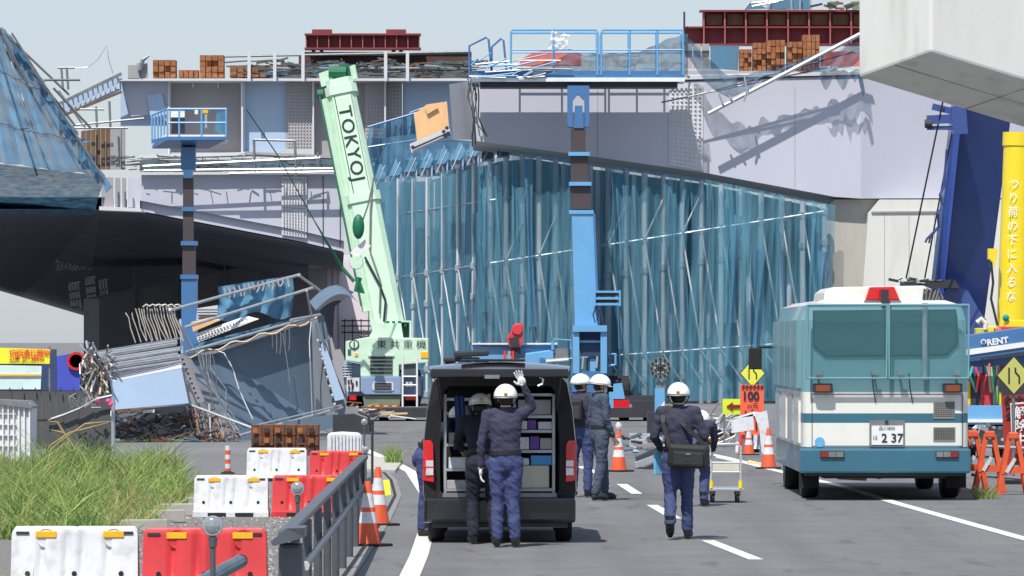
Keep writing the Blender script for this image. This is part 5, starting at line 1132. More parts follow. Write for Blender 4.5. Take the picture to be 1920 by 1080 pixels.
def person(label, loc, rotz, J, top, leg, gl=(None, None), head_yaw=0, head_pitch=0, facing='', mask=False, belt=True, badge=True, curl=(.35, .35), hn=None):
    th = thing('person', label, 'person', loc); RM = Matrix.Rotation(rotz, 3, 'Z'); lc = Vector(loc)
    def W(p): return lc + RM @ Vector(p)
    D = dict(pelvis=(0, 0, .93), waist=(0, 0, 1.08), chest=(0, .0, 1.28), neck=(0, -.01, 1.46), head=(0, .015, 1.585),
             shL=(-.19, 0, 1.415), elL=(-.25, -.03, 1.13), wrL=(-.255, .04, .885), shR=(.19, 0, 1.415), elR=(.25, -.03, 1.13), wrR=(.255, .04, .885),
             hipL=(-.095, 0, .90), knL=(-.105, .015, .49), anL=(-.11, -.02, .10), hipR=(.095, 0, .90), knR=(.105, .015, .49), anR=(.11, -.02, .10))
    D.update(J); D = {k: Vector(v) for k, v in D.items()}
    fL = D.get('toeL', D['anL'] + V(-.02, .17, -.06)); fR = D.get('toeR', D['anR'] + V(.02, .17, -.06))
    mb = MB(); caps = []
    sp = (D['chest'] - D['pelvis']); sd = (D['shR'] - D['shL']).normalized(); fw = V(0, 0, 1).cross(sd) if abs(sp.normalized().z) > .8 else sd.cross(sp.normalized()) * -1
    upv = sp.normalized(); fwv = upv.cross(sd).normalized(); RT = Matrix((sd, fwv, upv)).transposed()
    hsd = (D['hipR'] - D['hipL']).normalized(); RP = Matrix((hsd, V(0, 0, 1).cross(hsd).normalized(), V(0, 0, 1))).transposed()
    mid = (D['shL'] + D['shR']) / 2; rings = []
    for c_, rx_, ry_, M_ in ((D['pelvis'] - V(0, 0, .12), .13, .10, RP), (D['pelvis'] - V(0, 0, .06), .168, .122, RP), (D['pelvis'], .172, .126, RP), (D['pelvis'].lerp(D['waist'], .5), .165, .12, RP), (D['waist'], .162, .114, RT), (D['waist'].lerp(D['chest'], .5), .17, .118, RT), (D['chest'], .182, .124, RT), (D['chest'].lerp(mid, .5), .186, .118, RT), (mid - upv * .02, .178, .1, RT), (mid + upv * .035, .11, .075, RT)):
        for k_ in range(20): rings.append(c_ + M_ @ V(rx_ * math.cos(k_ * math.pi / 10), ry_ * math.sin(k_ * math.pi / 10), 0))
    nr_ = len(rings) // 20
    mb.add(rings, [(i_ * 20 + k_, i_ * 20 + (k_ + 1) % 20, (i_ + 1) * 20 + (k_ + 1) % 20, (i_ + 1) * 20 + k_) for i_ in range(nr_ - 1) for k_ in range(20)] + [tuple(range(20))[::-1], tuple((nr_ - 1) * 20 + k_ for k_ in range(20))])
    caps += [(D['pelvis'] - V(0, 0, .05), D['pelvis'], .15, 1), (D['waist'], D['chest'], .15, 0), (mid, D['chest'], .16, 0)]
    chain(mb, [(mid + upv * .02, .07), (D['neck'], .057), (D['head'] - V(0, 0, .03), .056)]); caps.append((D['neck'] + upv * .03, D['head'], .06, 2))
    for s in 'LR':
        sh_, el, wr = D['sh' + s], D['el' + s], D['wr' + s]; ub = sh_.lerp(el, .5)
        chain(mb, [(mid.lerp(sh_, .6), .075), (sh_, .072), (ub, .062), (el, .054), (el.lerp(wr, .5), .05), (wr, .042)])
        caps += [(sh_, el, .07, 0), (el, wr, .055, 0)]
        hp, kn, an = D['hip' + s], D['kn' + s], D['an' + s]
        chain(mb, [(hp, .105), (hp.lerp(kn, .45), .096), (kn, .074), (kn.lerp(an, .4), .074), (an + V(0, 0, .02), .066)]); caps += [(hp, kn, .1, 1), (kn, an, .08, 1)]
    # head with jaw, nose, ears
    HR = Matrix.Rotation(head_yaw, 3, 'Z') @ Matrix.Rotation(head_pitch, 3, 'X'); h = D['head']
    def H(x, y, z): return h + HR @ V(x, y, z)
    mb.ball(H(0, 0, .02), (.078, .098, .108), 16, 12, HR); mb.ball(H(0, .022, -.062), (.056, .07, .055), 14, 8, HR); mb.ball(H(0, .1, -.01), (.013, .02, .024), 8, 6, HR)
    for e in (-1, 1): mb.ball(H(e * .08, -.005, -.01), (.012, .022, .034), 8, 6, HR)
    caps.append((h, H(0, 0, -.04), .12, 2))
    me0 = bpy.data.meshes.new('b'); me0.from_pydata([tuple(v) for v in mb.v], [], mb.f); ob = bpy.data.objects.new('b', me0)
    md = ob.modifiers.new('r', 'REMESH'); md.mode = 'VOXEL'; md.voxel_size = .0145
    ms = ob.modifiers.new('s', 'SMOOTH'); ms.factor = .5; ms.iterations = 6
    me = baked(ob)
    me.name = 'body'; me.materials.clear()
    for m in (top, leg, skin): me.materials.append(m)
    C_ = np.zeros(len(me.polygons) * 3); me.polygons.foreach_get('center', C_); C_ = C_.reshape(-1, 3); best = np.full(len(C_), 1e9); kk = np.zeros(len(C_), int)
    for a, b, r, k in caps:
        a_ = np.array(a); ab = np.array(b) - a_; t = np.clip((C_ - a_) @ ab / max(1e-9, ab @ ab), 0, 1); q = np.linalg.norm(C_ - a_ - t[:, None] * ab, axis=1) / r
        m_ = q < best; best[m_] = q[m_]; kk[m_] = k
    me.polygons.foreach_set('material_index', kk.tolist()); me.polygons.foreach_set('use_smooth', [True] * len(me.polygons))
    seed = sum(map(ord, label)) % 50
    nrm_ = [v.normal.copy() for v in me.vertices]
    for v, n_ in zip(me.vertices, nrm_):
        if (v.co - h).length < .16: continue
        c = v.co; q = noise.noise(V(c.x * 9 + seed, c.y * 9, c.z * 13)) * .009 + (.5 - abs(noise.noise(V(c.x * 8 + seed, c.y * 8, c.z * 20 + c.x * 14)))) * .016 - .008 + noise.noise(V(c.x * 24, c.y * 24, c.z * 44 + c.x * 30)) * .005
        v.co = c + n_ * q
    for v in me.vertices: v.co = RM @ v.co
    o = bpy.data.objects.new('body', me); COL.objects.link(o); o.parent = th; ORG[o.name] = lc
    # belt
    if belt:
        bc_ = D['pelvis'].lerp(D['waist'], .55); mb = MB(); N_ = 24
        pts = [W(bc_ + RT @ V(.166 * math.cos(2 * math.pi * i / N_), .121 * math.sin(2 * math.pi * i / N_), 0)) for i in range(N_ + 1)]
        for a, b in zip(pts, pts[1:]): mb.beam(a, b, .012, .045)
        mb.build('belt', bootm, th)
    # helmet
    mb = MB(); NU, NV = 24, 10
    def hp_(u, v): t = 2 * math.pi * u; p = math.pi * .56 * v; return W(H(.128 * math.sin(p) * math.cos(t), -.008 + .15 * math.sin(p) * math.sin(t), .03 + .132 * math.cos(p)))
    mb.grid(hp_, NU, NV); hm = mb.build('helmet', helm, th, smooth=True, recalc=False)
    rim = MB(); pts = [W(H(.130 * math.cos(2 * math.pi * i / 28), -.008 + .152 * math.sin(2 * math.pi * i / 28), .008)) for i in range(29)]; rim.path(pts, .006, 6); rim.build('rim', bootm, hm, smooth=True)
    for e in (-1, 1): MB().path([W(H(e * .118, .01, .0)), W(H(e * .09, .03, -.06)), W(H(e * .03, .05, -.115))], .006, 5).build('chin_strap', bootm, hm)
    MB().path([W(H(.131 * math.cos(2 * math.pi * i / 28), -.008 + .153 * math.sin(2 * math.pi * i / 28), .03)) for i in range(29)], .0025, 5).build('edge_line', galv_d, hm)
    vz = MB(); vz.grid(lambda u, v: W(H((.118 + .008 * v) * math.sin((u - .5) * 2.3), -.01 + (.145 + .055 * v) * math.cos((u - .5) * 2.3), .02 - .012 * v)), 14, 3); vz.build('visor', helm, hm, smooth=True, recalc=False)
    if badge:
        b_ = W(H(0, -.158, .055)); mb = MB(); mb.ball(b_, (.02, .012, .022), 10, 6); mb.build('badge', gold, hm)
    hr = MB(); hr.ball(W(H(0, -.02, -.01)), (.082, .085, .075), 14, 8); hr.build('hair', hairm, th, smooth=True)
    if mask: mb = MB(); mb.ball(W(H(0, .045, -.06)), (.06, .062, .045), 12, 8); mb.build('face_mask', white_pl, th, smooth=True)
    fe = MB()
    for e in (-1, 1): fe.ball(W(H(e * .032, .092, .015)), (.012, .008, .007), 8, 6)
    fe.build('eyes', bootm, th)
    fe = MB(); fe.ball(W(H(0, .09, -.07)), (.022, .008, .006), 8, 6); fe.build('mouth', mat('lips', (150, 92, 84), .6), th)
    for i, s in enumerate('LR'):
        el, wr = D['el' + s], D['wr' + s]; mb = MB(); dr = wr - el
        nr = hn[i] if hn and hn[i] else (V(1, 0, 0) if s == 'L' else V(-1, 0, 0)); th_ = V(0, 1, 0) if not (hn and hn[i]) else hn[2]
        hand(mb, W(wr), RM @ dr, RM @ Vector(nr), RM @ Vector(th_), 1.05, curl[i]); mb.build('hand', gl[i] or skin, th, smooth=True)
        an, toe = D['an' + s], (fL if s == 'L' else fR); mb = MB(); heel = an + V(0, -.05, -.055) if abs(toe.z - (an.z - .06)) < .03 else an + (an - toe).normalized() * .06
        mb.path([W(heel), W(an.lerp(toe, .25) - V(0, 0, .02)), W(an.lerp(toe, .7)), W(toe)], [.04, .05, .046, .028], 12); mb.path([W(an + V(0, 0, .10)), W(an - V(0, 0, .03))], [.052, .05], 12)
        so_ = MB(); so_.path([W(heel - V(0, 0, .025)), W(an.lerp(toe, .6) - V(0, 0, .03)), W(toe - V(0, 0, .012))], [.03, .038, .025], 10)
        for v in mb.v: v.z = max(v.z, .004 + (0 if lc.z == 0 else 0))
        bo = mb.build('boot', bootm, th, smooth=True)
    return th, W
# officer with a raised arm
person('person in navy raising a white gloved hand to the open tailgate', GX(948, 54.1) + V(0, 0, 0), 0,
       dict(elR=(.285, .06, 1.50), wrR=(.19, -.02, 1.73), shR=(.185, .02, 1.43), elL=(-.26, -.02, 1.12), wrL=(-.265, .02, .86), knL=(-.085, .02, .49), anL=(-.09, -.02, .1), knR=(.08, .015, .49), anR=(.10, -.02, .1)),
       navy, navy_t, (glove, glove), hn=(V(1, 0, 0), V(0, -1, 0), V(-1, .3, 0)), curl=(.35, .08))
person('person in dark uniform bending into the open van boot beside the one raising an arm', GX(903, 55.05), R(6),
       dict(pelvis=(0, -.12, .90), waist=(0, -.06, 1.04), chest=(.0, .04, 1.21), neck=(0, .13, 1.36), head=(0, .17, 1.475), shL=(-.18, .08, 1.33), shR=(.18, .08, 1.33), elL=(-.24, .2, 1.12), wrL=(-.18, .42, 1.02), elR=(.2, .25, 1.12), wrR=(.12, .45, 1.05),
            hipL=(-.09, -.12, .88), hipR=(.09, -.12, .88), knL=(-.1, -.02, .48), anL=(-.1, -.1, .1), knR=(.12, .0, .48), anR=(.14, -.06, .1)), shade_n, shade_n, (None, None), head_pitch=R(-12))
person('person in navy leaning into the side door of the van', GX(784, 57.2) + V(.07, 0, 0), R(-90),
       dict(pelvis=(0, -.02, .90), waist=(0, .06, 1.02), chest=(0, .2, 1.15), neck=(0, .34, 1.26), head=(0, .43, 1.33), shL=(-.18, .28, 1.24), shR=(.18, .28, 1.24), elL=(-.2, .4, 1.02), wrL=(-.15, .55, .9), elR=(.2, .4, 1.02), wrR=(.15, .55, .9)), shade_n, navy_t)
person('person in navy with a dark pack on the back standing beside the van', GX(1089, 71.5), R(-18), dict(elL=(-.24, .02, 1.14), wrL=(-.2, .14, .93), elR=(.24, .03, 1.14), wrR=(.2, .16, .95)), navy, navy_t, head_yaw=R(-45), badge=False)
c_ = GX(1084, 71.5); bpk = thing('back_pack', 'black flat pack on the back of the person standing beside the van', 'pack', c_ + V(-.04, -.2, 1.1))
MB().box(c_ + V(-.045, -.185, 1.23), (.22, .09, .30), Matrix.Rotation(R(-18), 3, 'Z')).build('pouch', bootm, bpk, bevel=.03); MB().box(c_ + V(-.055, -.235, 1.2), (.16, .03, .18), Matrix.Rotation(R(-18), 3, 'Z')).build('pocket', mat('pack_grey', (44, 46, 48), .8), bpk, bevel=.012)
person('person in slate coveralls with a white mask standing beside the one with the pack', GX(1124, 70.0), R(-68), dict(elR=(.23, .0, 1.12), wrR=(.2, .12, .90), knL=(-.1, .1, .5), anL=(-.1, .12, .1), knR=(.1, -.02, .49), anR=(.1, -.1, .1), chest=(0, .03, 1.28)), slate, slate, head_yaw=R(-10), head_pitch=R(-8), mask=True, badge=False)
wl, Wf = person('person in navy walking away with a big black shoulder bag', GX(1272, 56.3), R(-4),
       dict(elL=(-.27, -.03, 1.15), wrL=(-.2, .12, 1.0), elR=(.29, -.02, 1.13), wrR=(.2, .14, 1.02), knL=(-.09, .02, .49), anL=(-.085, -.2, .17), toeL=(-.09, -.04, .04), hipL=(-.09, 0, .88), knR=(.09, .05, .49), anR=(.10, .06, .10)), navy, navy_t)
bg_ = thing('shoulder_bag', 'big black shoulder bag with pockets carried by the walking person', 'bag', Wf((.12, -.2, .78)))
MB().box(Wf((.12, -.205, .93)), (.46, .17, .27), Matrix.Rotation(R(-4), 3, 'Z') @ Matrix.Rotation(R(3), 3, 'Y')).build('body', bootm, bg_, bevel=.05)
MB().box(Wf((.12, -.30, .9)), (.34, .05, .16), Matrix.Rotation(R(-4), 3, 'Z') @ Matrix.Rotation(R(3), 3, 'Y')).build('pocket', mat('bag_grey', (36, 36, 38), .8, var=.2, scale=9, bump=.3), bg_, bevel=.025)
MB().box(Wf((.12, -.327, .955)), (.05, .012, .022)).build('tag', galv_d, bg_)
for pts in ([(-.09, -.17, 1.02), (-.17, -.12, 1.3), (-.16, -.0, 1.47)], [(.33, -.17, 1.02), (.08, -.145, 1.26), (-.13, -.05, 1.475)]):
    mb = MB()
    q = [Wf(p) for p in pts]
    for a, b in zip(q, q[1:]): mb.beam(a, b, .045, .008, up=(0, 1, 0))
    mb.build('strap', bootm, bg_)
one('blue_folder', MB().box(Wf((-.235, .12, .845)), (.1, .03, .26), Matrix.Rotation(R(40), 3, 'Z')), mat('folder_blue', (110, 180, 220), .5), 'light blue folder held low by the walking person with the bag', 'folder', bevel=.006)
person('person stooping behind the bag carrier, white helmet just showing', GX(1304, 67.5), R(-12),
       dict(pelvis=(0, -.1, .80), waist=(0, .02, .90), chest=(0, .18, 1.0), neck=(0, .33, 1.07), head=(0, .42, 1.12), shL=(-.18, .26, 1.08), shR=(.18, .26, 1.08), elL=(-.2, .35, .87), wrL=(-.16, .45, .74), elR=(.2, .35, .87), wrR=(.16, .45, .74),
            hipL=(-.09, -.1, .78), hipR=(.09, -.1, .78), knL=(-.11, .14, .46), anL=(-.11, -.02, .1), knR=(.11, .12, .46), anR=(.11, .0, .1)), navy, navy_t, (glove, glove), badge=False)
# ================================================================== BARRIERS, CONES, RAIL, SIGNS
def barrier_mesh(m):
    """water filled traffic barrier 1 m wide, facing -y, base at 0"""
    t = bpy.data.objects.new('traffic_barrier', None); COL.objects.link(t); ORG[t.name] = V(0, 0, 0)
    Z = [(0, .5, .17), (.07, .5, .17), (.09, .49, .14), (.22, .488, .11), (.5, .484, .075), (.545, .482, .07), (.56, .476, .06)]
    mb = MB(); cols = 40; vs = []
    prof = []
    for z, hx, hy in Z:
        ring = []
        for sgn in (-1, 1):
            for i in range(cols + 1):
                u = i / cols; x = (-hx + 2 * hx * u) * (1 if sgn < 0 else -1); ux = x / hx
                y = sgn * hy
                # pressed vertical panels
                fl = 0
                if .09 < z < .52:
                    for c, wd in ((-.52, .055), (-.14, .045), (.14, .045), (.52, .055)):
                        if abs(ux - c) < wd: fl = .05 * (1 - ((z - .1) / .42)) + .01
                y -= sgn * fl
                zz = z
                if z > .5 and abs(ux) < .05: zz = z - .035
                if z > .5 and abs(ux) > .97: zz = z - .03
                if z < .08 and (.16 < abs(ux) < .2 or abs(ux) < .2): zz = z + .0
                ring.append((x, y, zz))
        prof.append(ring)
    m_ = len(prof[0])
    for r in prof: vs += r
    fs = [(i * m_ + k, i * m_ + (k + 1) % m_, (i + 1) * m_ + (k + 1) % m_, (i + 1) * m_ + k) for i in range(len(prof) - 1) for k in range(m_)]
    fs += [tuple((len(prof) - 1) * m_ + k for k in range(m_))]
    mb.add([V(*v) for v in vs], fs); mb.build('shell', m, t, smooth=True)
    for x0, x1 in ((-.30, -.06), (.06, .30)): MB().bb(x0, x1, -.174, .174, 0.0, .06).build('foot_recess', blackm, t)
    for x in (-.30, .22):
        MB().bb(x - .0, x + .16, -.088, -.05, .475, .525).build('reflector', amber, t, bevel=.006)
        MB().lathe([(.085, 0), (.07, -.006), (.05, .012)], (x + .08, -.0745, .475), 18, 'y').build('reflector_cup', m, t)
    for x in (-.36, 0, .36): MB().lathe([(.02, .0), (.02, -.02)], (x, -.105, .2), 10, 'y').build('drain_plug', blackm, t)
    for x in (-.40, .40): MB().bb(x - .05, x + .05, -.084, -.06, .50, .522).build('handle_slot', dark, t)
    return t
wbar = barrier_mesh(white_pl); rbar = barrier_mesh(red_pl)
BR = [(wbar, (20, 263), 43.3, 0, 'white plastic barrier touching the tall grass, front row by the lamp posts'), (rbar, (266, 504), 43.3, 1, 'red plastic barrier standing next to the round reflector post, front row'),
      (wbar, (363, 505), 63.5, 2, 'white plastic barrier with the orange banded post behind it, middle row'), (rbar, (509, 652), 63.5, 3, 'red plastic barrier at the guard rail, middle row'),
      (wbar, (462, 577), 79.5, 4, 'white plastic barrier in front of the rusty crates, rear row'), (rbar, (579, 684), 79.5, 5, 'red plastic barrier in front of the ribbed white tank, rear row'), (rbar, (1385, 1412), 101, 6, 'short red barrier below the orange 100 metre sign'), (wbar, (1408, 1440), 101, 7, 'short white barrier next to the traffic cone beside the bus')]
seen = set()
for o, (x0, x1), d, k, lb in BR:
    wdt = (x1 - x0) * d / FPX
    t = o if id(o) not in seen else copy_tree(o); seen.add(id(o))
    p = GX((x0 + x1) / 2, d); t.location = p; sc_ = wdt; t.scale = (sc_, sc_ if sc_ > .5 else 1, sc_ * (1.0 if k < 2 else .98) if sc_ > .5 else .8)
    t.rotation_euler = (0, 0, R(rnd(-2, 2))); t['label'] = lb; t['category'] = 'barrier'; t['group'] = 'plastic traffic barriers'
# cones
def cone_mesh():
    t = bpy.data.objects.new('traffic_cone', None); COL.objects.link(t); ORG[t.name] = V(0, 0, 0)
    MB().bb(-.19, .19, -.19, .19, 0, .03).build('base', blackm, t, bevel=.008)
    z = [.031, .25, .37, .42, .57, .70]
    def rr(q): return .135 - .105 * (q - .03) / .67
    for i in range(5): MB().lathe([(rr(z[i]), z[i]), (rr(z[i + 1]), z[i + 1])], (0, 0, 0), 20).build('band', orange_pl if i % 2 == 0 else white_pl, t, smooth=True)
    return t
cone = cone_mesh(); first = True
for px, d, sc_, lb in ((690, 54.4, 1, 'orange traffic cone with white bands against the end of the guard rail'), (709, 60.5, 1, 'orange traffic cone behind the guard rail cone, beside the yellow card'), (1160, 85.5, 1, 'orange traffic cone with a lamp on top near the trailer'), (1441, 87.5, 1, 'orange traffic cone tucked beside the police bus'), (1404, 98, .8, 'small orange traffic cone below the orange 100 metre sign')):
    t = cone if first else copy_tree(cone); first = False
    t.location = GX(px, d); t.rotation_euler = (0, 0, rnd(0, 1.5)); t.scale = (sc_,) * 3; t['label'] = lb; t['category'] = 'traffic cone'; t['group'] = 'orange traffic cones'
one('cone_lamp', MB().lathe([(.03, 0), (.05, .03), (.055, .09), (.03, .13)], GX(1160, 85.5) + V(0, 0, .701), 12), clearlamp, 'round lamp on top of the cone near the trailer', 'lamp', smooth=True)
one('yellow_card', MB().box(GX(723, 72) + V(0, 0, .12), (.13, .02, .22), Matrix.Rotation(R(-6), 3, 'Y')), mat('card_yellow', (236, 240, 60), .6), 'fluorescent yellow card standing by the drain channel', 'card')
# guard rail
gr = thing('guard_rail', 'dark grey pipe guard rail with round posts beside the drain channel', 'guard rail', (-1.52, 36, 0))
grey = mat('rail_grey', (82, 86, 91), .45, .3, var=.12, scale=5, dirt=.15)
def rx(y): return -1.53 - .18 * (y - 35) / 25
nP = 9
for i in range(nP):
    y = 35.9 + i * 2.6; MB().tube((rx(y), y, 0), (rx(y), y, .85), .035, 14).build('post', grey, gr, smooth=True)
MB().bb(rx(35) - .085, rx(35) + .085, 35.0, 35.3, 0, .80).build('end_post', grey, gr, bevel=.03)
MB().beam((rx(35) - .03, 34.9, .875), (rx(58), 58, .875), .10, .05).build('top_rail', grey, gr, bevel=.02)
MB().slab([V(rx(35) - .10, 34.6, .80), V(rx(35) + .10, 34.9, .85), V(rx(35) + .10, 34.9, .915), V(rx(35) - .02, 34.8, .915), V(rx(35) - .12, 34.6, .83)], (0, .5, 0)).build('end_cap', grey, gr)
MB().tube((rx(35) + .075, 35.6, .62), (rx(58) + .07, 58, .62), .03, 12).build('lower_rail', grey, gr, smooth=True)
MB().lathe([(.036, 0), (.03, -.012)], (rx(35) + .075, 35.6, .62), 12, 'y').build('rail_end', clearlamp, gr)
# cut pipe close to the front barrier
pe = thing('cut_pipe', 'short glossy grey pipe end sticking up in front of the red barrier', 'pipe', GX(400, 36))
MB().tube(P(340, 1112, 35), P(452, 1052, 35.6), .05, 16).build('pipe', mat('pipe_gloss', (110, 124, 132), .2, .6, var=.3, scale=9), pe, smooth=True)
MB().lathe([(.044, 0), (.044, -.006)], P(453, 1051, 35.58), 14, 'y').build('pipe_mouth', dark, pe)
MB().tube(P(340, 1112, 35), GX(340, 35) * 1.0, .04, 10).build('stand', galv_d, pe)
# round reflector posts
def reflector(px, py, d, r, lb):
    c = P(px, py, d); t = thing('reflector_post', lb, 'reflector post', V(c.x, c.y, 0), 'round reflector posts')
    MB().tube((c.x, c.y, 0), (c.x, c.y, c.z - r * .9), r * .28, 12).build('pole', grey, t, smooth=True); MB().lathe([(r * .4, -.06), (r * .45, 0)], (c.x, c.y, c.z - r * 1.1), 12).build('collar', grey, t)
    o = MB().lathe([(r * .9, .03), (r, .02), (r, -.02), (r * .92, -.03)], c, 24, 'y').build('housing', galv, t, smooth=True); MB().ball(c + V(0, -.022, 0), (r * .86, .022, r * .86), 20, 10).build('lens', mat('reflector_lens', (150, 154, 156), .1, .5, var=.16, scale=40, coat=.8), o, smooth=True)
reflector(399, 986, 32.5, .066, 'round glass reflector on a grey post in front of the red front row barrier'); reflector(558, 916, 47, .064, 'round glass reflector post between the middle row barriers and the guard rail')
reflector(683, 791, 79, .05, 'small upper reflector on the tall post at the far end of the guard rail'); reflector(686, 843, 76, .05, 'small low reflector post just past the far end of the guard rail')
one('black_hoop', MB().path([GX(698, 78), P(698, 800, 78), P(690, 780, 78), P(672, 772, 78)], .02, 8), dark, 'thin dark hoop rail rising at the far end of the guard rail', 'rail')
# hand cart
cx, cy = GX(1361, 69).x, 69
ct = thing('hand_cart', 'grey hand cart with an upright handle and yellow corner sleeves', 'hand cart', (cx, cy, 0))
MB().bb(cx - .25, cx + .25, cy - .02, cy + .75, .16, .2).build('platform', galv, ct, bevel=.01)
alum = mat('aluminium', (206, 206, 204), .3, .6, var=.05)
MB().path([V(cx - .2, cy, .2), V(cx - .2, cy, .76), V(cx - .17, cy, .80), V(cx + .17, cy, .80), V(cx + .2, cy, .76), V(cx + .2, cy, .2)], .016, 8).build('handle', alum, ct, smooth=True)
for z in (.42, .55): MB().tube((cx - .2, cy, z), (cx + .2, cy, z), .012, 8).build('cross_bar', alum, ct)
MB().bb(cx - .18, cx + .18, cy - .006, cy + .006, .435, .535).build('name_panel', mat('panel_beige', (188, 184, 168), .6), ct)
for x in (-.2, .2): MB().lathe([(.03, .2), (.028, .3)], (cx + x, cy, 0), 10).build('corner_sleeve', yellow_p, ct); 
for x in (-.17, .17):
    for y in (.08, .65): MB().lathe([(.03, -.02), (.065, -.018), (.065, .018), (.03, .02)], (cx + x, cy + y, .065), 14, 'x').build('wheel', blackm, ct); MB().bb(cx + x - .03, cx + x + .03, cy + y - .03, cy + y + .03, .1, .16).build('fork', galv_d, ct)
# white folded table
tb = thing('folded_table', 'white folding table tipped up on edge beside the bus', 'table', GX(1408, 96))
MB().pp([(1371, 788), (1412, 776), (1414, 806), (1372, 812)], 96, .05).build('top', white_pl, tb); MB().pp([(1371, 785), (1412, 772), (1436, 774), (1414, 780)], 96, .05).build('top_edge', white_p, tb)
MB().pp([(1414, 776), (1438, 770), (1442, 800), (1436, 848), (1428, 850), (1424, 806)], 95.9, .04).build('side_leaf', white_pl, tb); MB().pp([(1380, 812), (1386, 812), (1384, 848), (1379, 848)], 96.1, .03).build('leg', white_p, tb)
# heap of aluminium tubes
hp = thing('tube_heap', 'tangled heap of bright aluminium tubes near the orange 100 metre sign', 'tube heap', GX(1350, 106))
for i in range(34):
    x = rnd(1312, 1388); y = rnd(768, 826); a = rnd(.3, 1.2) if i % 3 else rnd(-.6, .2); Lh = rnd(.3, .7)
    p = P(x, y, 106 + rnd(-.5, .5)); dv = V(math.cos(a), rnd(-.2, .2), math.sin(a)) * Lh / 2; q = p + dv; p = p - dv; p.z = max(.02, p.z); q.z = max(.02, q.z); MB().tube(p, q, rnd(.014, .026), 8).build('tube', alum if i % 4 else galv_d, hp, smooth=True)
for i in range(6): p = P(rnd(1320, 1375), rnd(800, 826), 106); MB().ball(p, (rnd(.08, .16), .1, rnd(.06, .12)), 8, 6).build('bag', [rust, wood_d, dark][i % 3], hp)
# LED ring board on blue stand
lr = thing('lamp_ring_board', 'round black warning lamp ring on a blue stand behind the walking person', 'warning light', GX(1238, 118))
c = P(1238, 690, 118); MB().lathe([(.25, 0), (.25, -.04)], c, 28, 'y').build('disc', mat('disc_grey', (96, 100, 98), .6), lr)
for i in range(12): a = i * math.pi / 6; MB().lathe([(.03, 0), (.022, -.03)], c + V(.21 * math.cos(a), -.04, .21 * math.sin(a)), 10, 'y').build('lamp', ink, lr); MB().lathe([(.022, 0), (.016, -.03)], c + V(.12 * math.cos(a), -.04, .12 * math.sin(a)), 8, 'y').build('lamp', ink if i % 2 else clearlamp, lr)
for a in range(8): MB().beam(c + V(0, -.05, 0), c + V(.09 * math.cos(a * .785), -.05, .09 * math.sin(a * .785)), .025, .015).build('arrow_bar', ink, lr)
MB().pp([(1231, 716), (1245, 716), (1247, 730), (1229, 730)], 118.05, .05).build('neck', galv_d, lr); MB().pr(1228, 1246, 728, 775, 118, .3).build('stand', blue_p, lr); MB().pp([(1229, 774), (1246, 752), (1246, 762), (1236, 775)], 117.97, .02).build('stripe', white_p, lr)
MB().bb(c.x - .3, c.x + .3, 117.8, 118.5, 0, .55).build('base', dark, lr)
# scrap slabs left of walker
sb = thing('rubble', 'dark slabs and bent sheet lying by the cone near the trailer', 'rubble', GX(1215, 88))
for (pts, m, d) in ((((1192, 858), (1240, 836), (1242, 844), (1194, 868)), dark, 88), (((1190, 868), (1240, 850), (1242, 858), (1192, 878)), galv, 87.5), (((1206, 878), (1242, 862), (1244, 884), (1212, 886)), dark, 87)): MB().pp(pts, d, .5).build('slab', m, sb)
for i in range(30): p = P(rnd(1165, 1250), rnd(815, 850), 98 + rnd(-1, 1)); p.z = max(.02, p.z); MB().beam(p, p + V(rnd(-.3, .3), rnd(-.2, .2), rnd(0, .08)), rnd(.03, .12), rnd(.02, .05)).build('fragment', [steel_d, dark, galv_d, steel_b][i % 4], sb)
MB().pr(1180, 1236, 813, 832, 103, .4).build('concrete_block', conc, sb)
pk = thing('long_timber', 'pale timber and pipe lying across the road by the bus', 'timber', GX(1400, 92)); MB().tube(P(1345, 858, 93), P(1412, 872, 91), .035, 8).build('pipe', white_p, pk); MB().tube(P(1405, 868, 91), P(1450, 878, 89.5), .05, 8).build('timber', wood, pk)
# signs
def diamond(px, py, hw, d, lb, col, parent_post=True):
    t = thing('warning_sign', lb, 'road sign', GX(px, d)); s_ = hw * d / FPX; c = P(px, py, d)
    MB().slab([c + V(-s_, 0, 0), c + V(0, 0, -s_ * 1.12), c + V(s_, 0, 0), c + V(0, 0, s_ * 1.12)], (0, .03, 0)).build('border', ink, t); k = .93
    MB().slab([c + V(-s_ * k, -.006, 0), c + V(0, -.006, -s_ * 1.12 * k), c + V(s_ * k, -.006, 0), c + V(0, -.006, s_ * 1.12 * k)], (0, .004, 0)).build('face', col, t)
    MB().beam(c + V(-s_ * .28, -.012, -s_ * .45), c + V(-s_ * .28, -.012, s_ * .45), .008, s_ * .09, up=(1, 0, 0)).build('left_line', ink, t)
    q = [c + V(s_ * .08, -.012, s_ * .45), c + V(s_ * .08, -.012, s_ * .2), c + V(s_ * .3, -.012, -s_ * .05), c + V(s_ * .3, -.012, -s_ * .45)]
    for a, b in zip(q, q[1:]): MB().beam(a, b, .008, s_ * .09, up=(1, 0, 0)).build('right_line', ink, t)
    MB().tube((c.x, d + .06, 0), (c.x, d + .06, c.z), .025, 8).build('post', galv_d, t); MB().bb(c.x - .2, c.x + .2, d - .1, d + .3, 0, .06).build('foot', blackm, t)
sy = mat('sign_yellow', (206, 206, 70), .5, var=.05); so_ = mat('sign_orange', (238, 92, 60), .5, var=.04)
diamond(1411, 700, 24, 100.5, 'yellow lane narrowing sign above the orange 100 metre board', sy); diamond(1901, 704, 33, 78, 'olive yellow lane narrowing sign beside the light blue boom', mat('sign_olive', (176, 176, 92), .5, var=.05))
ob_ = thing('distance_board', 'orange board reading 100 metres ahead below the yellow diamond sign', 'road sign', GX(1410, 100))
